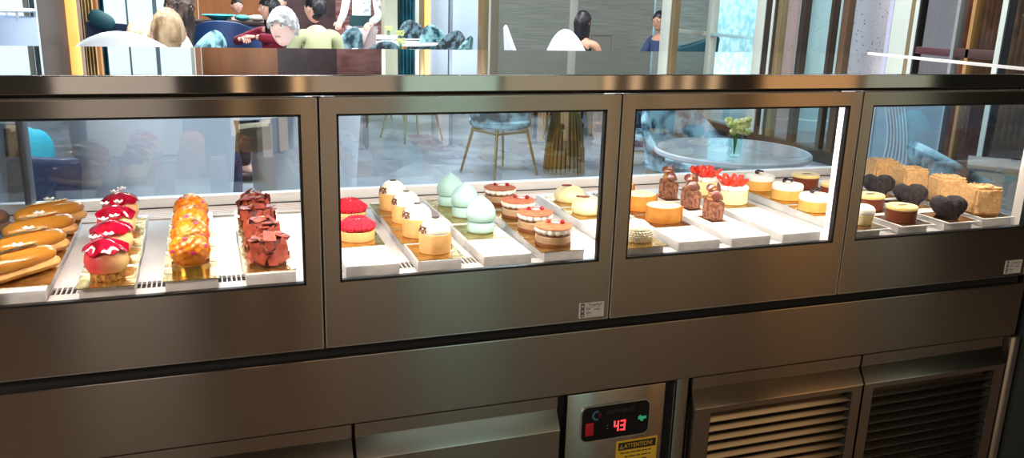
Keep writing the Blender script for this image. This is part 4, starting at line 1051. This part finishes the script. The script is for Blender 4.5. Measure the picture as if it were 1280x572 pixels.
# white tall chairs by the grasscloth wall
def tall_chair(label, loc, rz):
    r = thing('shell_chair', label, 'chair', loc, rz, 'white shell chairs by the grasscloth wall')
    b = nb(); shellback(b, .25, .05, .40, 1.12, .60, RAD(85), flare=.05); obj('shell_back', b, white_u, r)
    b = nb(); lathe(b, [(.22, .38), (.25, .41), (.25, .45), (.001, .475)], 32); obj('seat', b, white_u, r)
    for sx, sy in ((1, 1), (-1, 1), (1, -1), (-1, -1)): b = nb(); tube(b, [(.14*sx, .14*sy, .39), (.21*sx, .21*sy, 0)], [.014, .009], 10); obj('leg', b, brass, r)
    return r
tall_chair('empty white shell chair left of the dark-haired woman', (gx(664, 7.6), 7.6, 0), RAD(-105))
tall_chair('white shell chair under the dark-haired woman', (gx(716, 6.95), 6.95, 0), RAD(-38))
round_table('pedestal_table', 'small round table between the dark-haired woman and the man in blue', (gx(766, 7.6, 60), 7.55, 0), .30)
# things on the tables
b = nb(); lathe(b, [(.001, .004), (.028, .002), (.034, 0), (.036, .09), (.034, .09), (.030, .006), (.001, .0075)], 24); tag(obj('paper_cup', b, mat('white_cup', srgb(240, 240, 240), .5), None, (gx(778, 7.5, 58), 7.5, .7425)), 'white cup on the table beside the man in blue', 'cup')
T1 = (gx(232, 6.4), 6.75)
def plate(label, x, y, z=.7425, s=1):
    b = nb(); lathe(b, [(.06, 0), (.065, .003), (.12, .016), (.121, .019), (.064, .008), (.001, .006)], 32); tag(obj('plate', b, mat('white_china', srgb(238, 238, 240), .2), None, (x, y, z)), label, 'plate', None)
plate('white plate on the table behind the boy', T1[0]+.2, T1[1]-.15)
b = nb(); lathe(b, [(.030, 0), (.034, .003), (.034, .14), (.013, .19), (.012, .26), (.014, .262), (.001, .263)], 24); tag(obj('bottle', b, mat('green_bottle_glass', srgb(20, 110, 60), .1, coat=.5), None, (at_y(171, 15, 7.0).x, 6.75, .7425), 0), 'green bottle on the table behind the boy', 'bottle')
for k, px in enumerate((289, 297)):
    b = nb(); lathe(b, [(.026, 0), (.030, .002), (.035, .10), (.0335, .10), (.028, .006), (.001, .005)], 24)
    tag(obj('water_glass', b, M['glass_clear'], None, (gx(293, 3.95, 200)+(-.12 if k == 0 else .02), 3.90-.10*k, .7425)), ('left' if k == 0 else 'right') + ' water glass on the round table before the grey-haired woman', 'glass', 'water glasses')
vase('yellow-green flowers in a glass beside the grey-haired woman', (gx(293, 3.95, 200)+.10, 4.08, .7425), None, 1.0)
b = nb(); lathe(b, [(.07, 0), (.12, .03), (.19, .06), (.188, .064), (.11, .036), (.001, .02)], 32); tag(obj('bowl', b, mat('turquoise_china', srgb(70, 196, 214), .3), None, (gx(274, 9.35, 20), 9.35, 1.0505)), 'wide turquoise bowl on the sideboard behind the blue armchair', 'bowl')
sb = thing('sideboard', 'tall sideboard behind the blue armchair with a turquoise bowl and folded cloths', 'sideboard', (gx(304, 9.4, 20), 9.4, 0))
b = nb(); bx(b, -.55, .55, -.25, .25, 1.01, 1.05, .005); obj('top', b, dark_wood, sb)
b = nb(); bx(b, -.52, .52, -.22, .22, .06, 1.0095, .004); obj('body', b, navy_u, sb)
b = nb(); bx(b, -.5, .5, -.2, .2, 0, .0595); obj('plinth', b, dark_wood, sb)
for k, (px, lab, col) in enumerate(((322, 'white folded cloth on the sideboard beside the turquoise bowl', (230, 232, 232)), (303, 'teal folded cloth on the sideboard, left of the white one', (60, 150, 150)))):
    b = nb(); ball(b, (0, 0, .034), (.12-.03*k, .12, .034), 18, 10, lambda p, d: p*(1+.12*noise.noise(d*2.5)));
    tag(obj('folded_cloth', b, mat('cloth_%d' % k, srgb(*col), .8), None, (gx(px, 9.35, 20), 9.35, 1.0505)), lab, 'cloth')
tub('tub_armchair', 'teal armchair behind the first pane of the right glazing', (6.02, gy(864, 6.02, 50), 0), RAD(60), mat('teal_upholstery', srgb(30, 92, 108), .7), .30, 1.0, .85)
# ================================================================== PEOPLE
def skin(verts, edges, radii, sub=2):
    me = bpy.data.meshes.new('tmp'); me.from_pydata([tuple(v) for v in verts], edges, []); o = bpy.data.objects.new('tmp', me); C.objects.link(o)
    m = o.modifiers.new('s', 'SKIN'); m.branch_smoothing = .6; m.use_smooth_shade = True
    for k, sv in enumerate(me.skin_vertices[0].data):
        r = radii[k]; sv.radius = r if isinstance(r, tuple) else (r, r); sv.use_root = (k == 0)
    ss = o.modifiers.new('u', 'SUBSURF'); ss.levels = sub; ss.render_levels = sub
    bpy.context.view_layer.update()
    out = bpy.data.meshes.new_from_object(o.evaluated_get(bpy.context.evaluated_depsgraph_get()))
    bpy.data.objects.remove(o); bpy.data.meshes.remove(me)
    b = nb(); b.from_mesh(out); bpy.data.meshes.remove(out); return b
def head_mesh(b, Mx, female=False, old=False):
    """skull, jaw, brow, nose, lips, chin, ears, eyes; slots 0 skin, 1 lips, 2 white of the eye, 3 iris"""
    g = lambda d, c, w: math.exp(-((d-Vector(c).normalized()).length/w)**2)
    def fn(p, d):
        x, y, z = d.x*.074, d.y*.094, d.z*.114
        if d.z < 0:
            k = (-d.z)**1.4; x *= 1-.30*k
            if d.y < 0: y *= 1-.42*k
        y += .020*g(d, (0, 1, -.12), .13) + .010*g(d, (0, 1, .06), .10)
        for s in (-1, 1): y -= .009*g(d, (.36*s, .9, .12), .17); y += .003*g(d, (.36*s, .9, .30), .16); x += s*.004*g(d, (.62*s, .8, -.15), .2)
        y += .006*g(d, (0, .9, -.47), .13) + .010*g(d, (0, .75, -.80), .20) - .004*g(d, (0, .85, -.62), .10)
        return Vector((x, y, z))
    t = nb(); ball(t, (0, 0, 0), 1, 40, 30, fn)
    for f in t.faces:
        c = f.calc_center_median()
        if c.y > .080 and -.062 < c.z < -.046 and abs(c.x) < .024: f.material_index = 1
    for s in (-1, 1):
        ball(t, (.029*s, .076, .014), .0125, 12, 8, mi=2); ball(t, (.029*s, .0862, .014), (.0055, .003, .0055), 10, 6, mi=3)
        ball(t, (.076*s, -.004, -.006), (.009, .019, .031), 12, 10, lambda p, d: p*(1-.25*max(0, -d.z)))
        ball(t, (.080*s, -.001, -.002), (.006, .010, .017), 10, 8)
    merge(b, t, Mx)
def hair_mesh(Mx, style, seed=1):
    t = nb(); L = {'short': 1, 'fluffy': 1, 'long': 2.6, 'wavy': 2.6, 'bob': 1.4}[style]
    def fn(p, d):
        k = {'short': 1.06, 'long': 1.10, 'wavy': 1.12, 'bob': 1.10, 'fluffy': 1.17}[style]
        x, y, z = d.x*.074, d.y*.094, d.z*.114
        face = d.y > .42 and d.z < (.30 if style == 'fluffy' else .42)-.25*abs(d.x)
        low = d.z < ((-.30 if style == 'short' else -.45) if style in ('short', 'fluffy') else -2)
        side = abs(d.x) > .5 and d.z < (.12 if style == 'short' else -.12) and style in ('short', 'fluffy') and d.y > -.38
        if face or low or side: return Vector((x, y-.006, z))*.90
        fine = .35*noise.noise(Vector((d.x*26, d.y*26, d.z*9))+Vector((seed, 1, 0)))
        n = fine+.5+.5*noise.noise(Vector((d.x*9, d.y*9, d.z*3))+Vector((seed, 0, 0)))
        if style == 'fluffy': n += .8*abs(noise.noise(Vector((d.x*6, d.y*6, d.z*6))+Vector((seed, 3, 0))))
        k += {'short': .09, 'fluffy': .13, 'long': .10, 'wavy': .14, 'bob': .08}[style]*n
        if style == 'wavy': k += .16*noise.noise(Vector((d.x*7, d.y*7, d.z*11))+Vector((seed, 9, 0)))
        if style in ('long', 'wavy', 'bob') and d.z < 0:
            q = math.sqrt(max(1e-6, d.x**2+d.y**2)); w = (1/q if q > .25 else 4)*(1-.35*(-d.z))
            x, y = d.x*w*.074, d.y*w*.094
            z = d.z*.114*L + .01*sin(14*math.atan2(d.y, d.x))
        return Vector((x*k, y*k-.004, z*min(k, 1.16)))
    ball(t, (0, 0, 0), 1, 80, 52, fn); bmesh.ops.transform(t, matrix=Mx, verts=t.verts); return t
def hand_mesh(b, wrist, direction, palm_n, side, curl=.5, s=1):
    """palm, four unequal bent fingers and a thumb off the side of the palm"""
    d = Vector(direction).normalized(); n = Vector(palm_n); n = (n-d*n.dot(d)).normalized(); u = d.cross(n)*side
    w = Vector(wrist); t = nb()
    box(t, (0, 0, 0), (.078*s, .085*s, .026*s), .011*s, Matrix.Translation(w+d*.045*s) @ Matrix((u, d, n)).transposed().to_4x4(), seg=3)
    for k, (off, L) in enumerate(((-.029, .062), (-.0098, .074), (.0098, .080), (.029, .070))):
        p = w+d*.084*s+u*off*s; pts = [p-d*.012*s, p]; ang = 0
        for q, f in enumerate((.45, .31, .24)):
            ang += curl*(.75 if q == 0 else .9); pts.append(pts[-1]+(d*cos(ang)+n*sin(ang))*L*f*s)
        tube(t, pts, [.0095*s, .0095*s, .0085*s, .0078*s, .0060*s], 10)
    p = w+d*.022*s+u*.034*s
    tube(t, [p-u*.010*s, p+u*.016*s+d*.016*s, p+u*.026*s+d*.042*s+n*.006*s, p+u*.022*s+d*.066*s+n*.014*s], [.0125*s, .0115*s, .0095*s, .0068*s], 10)
    merge(b, t)
SKIN = {}
def skinm(key):
    if key not in SKIN:
        c = {'fair': (226, 178, 158), 'tan': (196, 146, 118), 'pale': (236, 202, 188)}[key]
        SKIN[key] = [mat('skin_'+key, srgb(*c), .5, sss=.1), mat('lips_'+key, srgb(c[0]-40, c[1]-70, c[2]-66), .4), mat('eye_white_'+key, srgb(238, 236, 232), .2), mat('iris_'+key, srgb(60, 44, 36), .15)]
    return SKIN[key]
SIT = dict(hip=(.095, 0, .52), knee=(.11, .44, .52), ankle=(.11, .42, .10), toe=(.115, .57, .035), pel=(0, 0, .54), waist=(0, -.01, .70), chest=(0, -.02, .90), base=(0, -.02, 1.01), neck=(0, 0, 1.09), sho=(.165, -.02, .985), elb=(.215, .10, .74), wri=(.13, .33, .765))
STAND = dict(hip=(.095, 0, .92), knee=(.10, .02, .50), ankle=(.10, -.01, .09), toe=(.115, .14, .03), pel=(0, 0, .96), waist=(0, 0, 1.12), chest=(0, -.01, 1.32), base=(0, -.02, 1.44), neck=(0, 0, 1.52), sho=(.175, -.02, 1.41), elb=(.225, .02, 1.13), wri=(.19, .22, 1.06))
def person(label, loc, rz, pose=SIT, skin_key='fair', hair='short', hair_m=None, shirt=None, sleeves='short', legs=None, shoe=None, scale=1, head_yaw=0, head_pitch=0, lean=0, over=None, female=False, hood=None):
    P = {k: Vector(v) for k, v in pose.items()}; ov = over or {}
    lift = lambda v: Vector((v.x, v.y+lean*max(0, v.z-.55), v.z-abs(lean)*.25*max(0, v.z-.55)))
    J = {}
    for s, nm in ((-1, 'L'), (1, 'R')):
        for k in ('hip', 'knee', 'ankle', 'toe', 'sho', 'elb', 'wri'):
            v = Vector((P[k].x*s, P[k].y, P[k].z))
            if k in ('sho', 'elb', 'wri'): v = lift(v)
            J[k+nm] = Vector(ov[k+nm]) if k+nm in ov else v
    for k in ('pel', 'waist', 'chest', 'base', 'neck'): J[k] = lift(P[k]) if k != 'pel' else P[k]
    f = .9 if female else 1
    order = ['pel', 'waist', 'chest', 'base', 'neck'] + [k+n for n in 'LR' for k in ('hip', 'knee', 'ankle', 'toe')] + [k+n for n in 'LR' for k in ('sho', 'elb', 'wri')]
    ix = {k: i for i, k in enumerate(order)}
    rad = {'pel': (.135*f, .10), 'waist': (.118*f, .085), 'chest': (.140*f, .095), 'base': (.085, .065), 'neck': .050*f, 'hip': .085, 'knee': .055, 'ankle': .038, 'toe': .030, 'sho': .052*f, 'elb': .040*f, 'wri': .028*f}
    E_ = [('pel', 'waist'), ('waist', 'chest'), ('chest', 'base'), ('base', 'neck')]
    for n in 'LR': E_ += [('pel', 'hip'+n), ('hip'+n, 'knee'+n), ('knee'+n, 'ankle'+n), ('ankle'+n, 'toe'+n), ('base', 'sho'+n), ('sho'+n, 'elb'+n), ('elb'+n, 'wri'+n)]
    rk = lambda k: rad.get(k, rad.get(k[:-1]))
    r = thing('person', label, 'person', loc, rz, None, scale)
    b = skin([J[k] for k in order], [(ix[a], ix[c]) for a, c in E_], [rk(k) for k in order])
    HM = Matrix.Translation(J['neck']+Vector((0, .012, .118))) @ Matrix.Rotation(head_yaw, 4, 'Z') @ Matrix.Rotation(head_pitch, 4, 'X')
    head_mesh(b, HM, female)
    for n, s in (('L', -1), ('R', 1)):
        d = (J['wri'+n]-J['elb'+n]).normalized(); hand_mesh(b, J['wri'+n], d+Vector((0, 0, -.05)), ov.get('palm'+n, (0, 0, -1)), -s, .45)
    obj('body', b, skinm(skin_key), r, ang=80)
    obj('hair', hair_mesh(HM, hair, len(label)), hair_m, r, ang=70)
    # clothes follow the body a little further out
    def cloth(name, keys, edges, k, m, extra=None):
        pts = {q: J[q].copy() for q in keys}
        for q, (a, c, t) in (extra or {}).items(): pts[q] = J[a].lerp(J[c], t)
        kk = list(pts); rr = []
        for q in kk:
            v = rk(q if q not in (extra or {}) else extra[q][1]) if q not in (extra or {}) else rk(extra[q][0])
            rr.append(tuple(w*k+.008 for w in v) if isinstance(v, tuple) else v*k+.008)
        bb = skin([pts[q] for q in kk], [(kk.index(a), kk.index(c)) for a, c in edges], rr); return obj(name, bb, m, r, ang=80)
    end = .45 if sleeves == 'short' else .97
    ex = {}
    for n in 'LR': ex['cuff'+n] = (('sho'+n, 'elb'+n, .85) if sleeves == 'short' else ('elb'+n, 'wri'+n, .93))
    ee = [('pel', 'waist'), ('waist', 'chest'), ('chest', 'base')]; kk = ['pel', 'waist', 'chest', 'base']
    for n in 'LR':
        if sleeves == 'none': continue
        kk += ['sho'+n]; ee += [('base', 'sho'+n)]
        if sleeves == 'short': ee += [('sho'+n, 'cuff'+n)]
        else: kk += ['elb'+n]; ee += [('sho'+n, 'elb'+n), ('elb'+n, 'cuff'+n)]
    cloth('shirt', kk, ee, 1.08, shirt, ex if sleeves != 'none' else {})
    kk = ['pel']; ee = []
    for n in 'LR': kk += ['hip'+n, 'knee'+n, 'ankle'+n]; ee += [('pel', 'hip'+n), ('hip'+n, 'knee'+n), ('knee'+n, 'ankle'+n)]
    cloth('trousers', kk, ee, 1.10, legs)
    for n in 'LR':
        b = nb(); d = (J['toe'+n]-J['ankle'+n]); d.z = 0; d.normalize()
        Mx = Matrix.Translation(Vector((J['ankle'+n].x, J['ankle'+n].y, .042))+d*.055) @ d.to_track_quat('Y', 'Z').to_matrix().to_4x4()
        ball(b, (0, 0, 0), (.047, .128, .048), 20, 12, lambda p, q: Vector((p.x, p.y, max(p.z, -.041)*(1 if q.y < .1 else 1-.35*q.y))), Mx); obj('shoe', b, shoe or darkshoe, r)
    return r
darkshoe = mat('dark_shoe', srgb(34, 30, 30), .4)
denim = mat('denim', srgb(50, 66, 96), .8); black_t = mat('black_cloth', srgb(20, 20, 24), .8); khaki = mat('khaki_cloth', srgb(150, 134, 108), .8)
blond = nmat('dark_blond_hair', srgb(112, 84, 54), srgb(196, 168, 130), 14, .55, stretch=(1, 1, .3), detail=5)
pale_b = nmat('pale_blond_hair', srgb(190, 160, 116), srgb(236, 220, 190), 14, .55, stretch=(1, 1, .3))
grey_h = nmat('silver_grey_hair', srgb(150, 152, 154), srgb(214, 214, 212), 30, .6, detail=6)
brown_h = nmat('dark_brown_hair', srgb(34, 26, 26), srgb(92, 72, 66), 16, .5, stretch=(1, 1, .3))
black_h = nmat('black_hair', srgb(10, 10, 14), srgb(34, 32, 38), 18, .4, stretch=(1, 1, .3))
def at_head(px, py, Y, s=1): p = at_y(px, py, Y); return p
# fair-haired boy seen from behind
p = at_y(208, 40, 3.25)
person('person seen from behind with short dark-blond hair, in the left white armchair', (p.x, 3.32, 0), RAD(-24), SIT, 'fair', 'short', blond, mat('white_top', srgb(228, 230, 234), .8), 'short', denim, None, p.z/1.22, head_yaw=RAD(30))
# pale-blond person in white beyond the boy
p = at_y(182, 38, 4.7)
person('person with pale blond hair in a white shirt, partly hidden behind the fair-haired boy', (p.x-.02, 4.7, 0), RAD(-70), SIT, 'pale', 'bob', pale_b, mat('white_shirt', srgb(236, 238, 242), .8), 'long', khaki, None, p.z/1.24, head_yaw=RAD(-10), female=True)
# long dark wavy hair leaning over the table
p = at_y(226, 10, 5.4)
person('person with long wavy dark brown hair leaning over the table in a light top', (p.x-.10, 5.35, 0), RAD(-75), SIT, 'fair', 'wavy', brown_h, mat('cream_top', srgb(222, 214, 204), .8), 'short', black_t, None, (p.z)/1.18, lean=.15, head_yaw=RAD(50), female=True)
# grey-haired woman, face turned left
p = at_y(352, 36, 4.30)
person('person with short silver-grey hair and a pale collar, face turned to the left', (p.x+.02, 4.30, 0), RAD(92), SIT, 'pale', 'fluffy', grey_h, mat('pale_blue_blouse', srgb(176, 186, 200), .8), 'long', khaki, None, p.z/1.20, head_yaw=RAD(58), female=True)
# man in the pale green shirt, from behind
p = at_y(392, 12, 6.5)
person('person with short black hair in a pale green shirt seen from behind', (p.x+.01, 6.45, 0), RAD(8), SIT, 'fair', 'short', black_h, mat('pale_green_shirt', srgb(184, 188, 146), .8), 'short', black_t, None, p.z/1.20, head_yaw=RAD(30))
tub('tub_armchair', 'white tub armchair under the man in the pale green shirt', (gx(388, 6.42, 58), 6.40, 0), RAD(8), white_u, .37, .92, .66, 'white tub armchairs near the case')
# dark red sleeve, hand raised to the chin, black hair
p = at_y(344, 10, 7.5)
person('person with long black hair in a dark red jumper behind the grey-haired woman', (p.x-.04, 7.55, 0), RAD(135), SIT, 'fair', 'long', black_h, mat('dark_red_jumper', srgb(128, 18, 46), .85), 'long', black_t, None, p.z/1.22, head_yaw=RAD(-30), over={'wriL': (-.06, .30, .96), 'elbL': (-.34, .14, .93), 'wriR': (.06, .32, .94), 'elbR': (.32, .14, .90)}, female=True)
# standing waiter with an apron band
p = at_y(452, 24, 9.4)
w_ = person('person standing in a white patterned blouse with a dark green waist band', (p.x, 9.4, 0), RAD(150), STAND, 'fair', 'bob', brown_h, nmat('white_patterned_blouse', srgb(150, 160, 168), srgb(240, 244, 246), 26, .8, lo=.34, hi=.44), 'long', mat('pale_skirt_trousers', srgb(206, 186, 186), .8), None, 1.0, female=True)
b = nb(); lathe(b, [(.150, .0), (.155, .004), (.150, .12), (.146, .12), (.146, .0)], 36, sy=.75, c=(0, 0, 1.02)); obj('waist_band', b, mat('dark_green_band', srgb(18, 62, 66), .7), w_)
# small figures further back
p = at_y(296, 6, 11.5)
person('small distant person in black before the warm brown wall', (p.x, 11.5, 0), RAD(190), SIT, 'fair', 'short', brown_h, black_t, 'long', black_t, None, p.z/1.22)
tub('tub_armchair', 'dark armchair under the distant person in black', (p.x, 11.55, 0), RAD(190), navy_u, .29, .8, .62)
p = at_y(350, 4, 11.0)
person('distant dark-haired person behind the man in the pale green shirt', (p.x, 11.0, 0), RAD(170), SIT, 'fair', 'short', black_h, mat('plum_cloth', srgb(70, 44, 60), .8), 'long', black_t, None, p.z/1.20)
tub('tub_armchair', 'dark armchair under the distant dark-haired person', (p.x, 11.05, 0), RAD(170), navy_u, .29, .8, .62)
# woman with long black hair by the grasscloth wall
p = at_y(727, 27, 7.05)
person('person with long black hair in a black sleeveless top, seated in a white shell chair', (p.x, 7.02, 0), RAD(-40), SIT, 'tan', 'long', black_h, mat('black_sleeveless_top', srgb(22, 22, 26), .8), 'none', black_t, None, p.z/1.22, head_yaw=RAD(-25), female=True)
# man in the blue shirt
p = at_y(831, 28, 7.55)
bluep = person('person in a navy blue shirt and glasses half hidden by the pale glazing frame', (p.x-.03, 7.6, 0), RAD(100), SIT, 'tan', 'short', black_h, mat('navy_shirt', srgb(50, 66, 104), .8), 'long', black_t, None, p.z/1.20, head_yaw=RAD(25))
b = nb()
for s in (-1, 1):
    tube(b, [(.031*s+.021*cos(t), .092, .014+.017*sin(t)) for t in [k*2*pi/16 for k in range(17)]], .0022, 6); tube(b, [(.052*s, .090, .016), (.076*s, .0, .014)], .002, 6)
tube(b, [(-.010, .095, .018), (.010, .095, .018)], .002, 6)
bmesh.ops.transform(b, matrix=Matrix.Translation((0, .012, 1.09+.118)) @ Matrix.Rotation(RAD(25), 4, 'Z'), verts=b.verts); obj('glasses', b, M['black'], bluep)
side_chair('side_chair', 'dark floral chair under the man in the navy blue shirt', (p.x, 7.62, 0), RAD(100), pattern_d, None, .84)
# ================================================================== LIGHT
def area(name, loc, size, power, col, rot=(0, 0, 0), sy=None, spread=None):
    l = bpy.data.lights.new(name, 'AREA'); l.energy = power; l.color = col
    l.shape = 'RECTANGLE'; l.size = size; l.size_y = sy or size
    if spread: l.spread = spread
    o = bpy.data.objects.new(name, l); C.objects.link(o); o.location = loc; o.rotation_euler = rot
    return o
for i in range(4):
    area('case_led', (G[i]+.25, .045, 1.258), .44, [6.0, 7.2, 7.2, 4.6][i], (1, .91, .80), (RAD(24), 0, 0), .03)
# the service side behind the camera: added dark soffit, made-up glowing panels for reflections
b = nb(); bx(b, -5.0, 5.41, -3.9, -.6, 2.72, 2.8); struct('ceiling_added', b, mat('dark_soffit', srgb(44, 38, 34), .7), smooth=False)  # added so the slats reflect something dark
def lit(n, x0, x1, z0, z1, col, e):
    b = nb(); bx(b, x0, x1, -3.895, -3.87, z0, z1); struct('trim_%d' % n, b, mat('added_glow_%d' % n, col, .6, emit=col, es=e), smooth=False)  # glowing panel made up for the steel to reflect, no real trim
lit(60, 3.75, 4.55, .05, 1.9, (1, .55, .24), .55)
lit(61, 4.65, 5.25, .05, 2.0, (.80, .86, .70), .30)
for k, x in enumerate((2.50, 2.70, 2.93, 3.10, 3.30)): lit(62+k, x, x+.06, .3, 1.8, (1, .70, .42), .9)
lit(67, .17, .23, .2, 1.9, (1, .66, .36), .9); lit(68, .50, .56, .2, 1.9, (1, .66, .36), .9)
lit(69, 1.15, 1.75, .0, 2.1, (.56, .82, .74), .6)
lit(70, 1.80, 2.46, .0, 2.1, (.72, .66, .48), .22)
lit(71, 2.46, 3.74, .0, .28, (.80, .66, .46), .22)
lit(72, -.75, -.15, .0, 2.0, (.80, .76, .74), .07)
lit(73, .60, 1.10, .0, 2.0, (.80, .66, .52), .09)
area('added_warm_light', (2.4, -1.0, 2.68), 1.1, 2.4, (1, .62, .30))  # added warm light for the louvre slats to reflect
area('added_front_fill', (-2.3, -2.0, 2.68), .8, 140, (1, .86, .72))  # added fill for the pastry fronts, kept out of the reflections
area('added_cool_light', (1.3, -2.8, 2.68), 1.0, 2.2, (.86, 1, .92))  # added cool light for the steel grips to reflect
# restaurant ceiling lights; those nearest the case added to brighten the chair backs
for x, y, p in ((-.5, 4.2, 150), (2.5, 5.0, 150), (4.4, 3.4, 80), (.1, 1.7, 110), (3.0, 1.3, 12), (.5, 9, 200), (3.8, 6.4, 50), (1.5, 13, 260), (4.2, 11.8, 140)):
    area('restaurant_lamp_and_fill', (x, y, 3.2), .9, p, (.94, .97, 1))
area('corridor_fill', (7.2, 4.6, 3.3), 1.0, 160, (1, .95, .92)); area('corridor_fill', (7.0, 11, 3.3), 1.0, 160, (.9, 1, 1))  # added fill lights that brighten the corridor and its columns
w = bpy.data.worlds.new('world'); S.world = w; w.use_nodes = True
w.node_tree.nodes['Background'].inputs['Color'].default_value = (.80, .95, 1, 1)
w.node_tree.nodes['Background'].inputs['Strength'].default_value = 1.35

# ================================================================== CAMERA
cd = bpy.data.cameras.new('camera'); co = bpy.data.objects.new('camera', cd); C.objects.link(co)
cd.sensor_width = 36; cd.sensor_fit = 'HORIZONTAL'; cd.lens = FPX/1280*36; cd.clip_start = .02; cd.clip_end = 200
B = -_F
co.matrix_world = Matrix(((CR.x, CU.x, B.x, CAM.x), (CR.y, CU.y, B.y, CAM.y), (CR.z, CU.z, B.z, CAM.z), (0, 0, 0, 1)))
S.camera = co
vs = S.view_settings
vs.view_transform = 'Standard'; vs.look = 'None'; vs.gamma = 1; vs.use_curve_mapping = False; vs.exposure = 0
S.cycles.transparent_max_bounces = 24
S.cycles.max_bounces = 10; S.cycles.glossy_bounces = 6
S.cycles.sample_clamp_indirect = 6
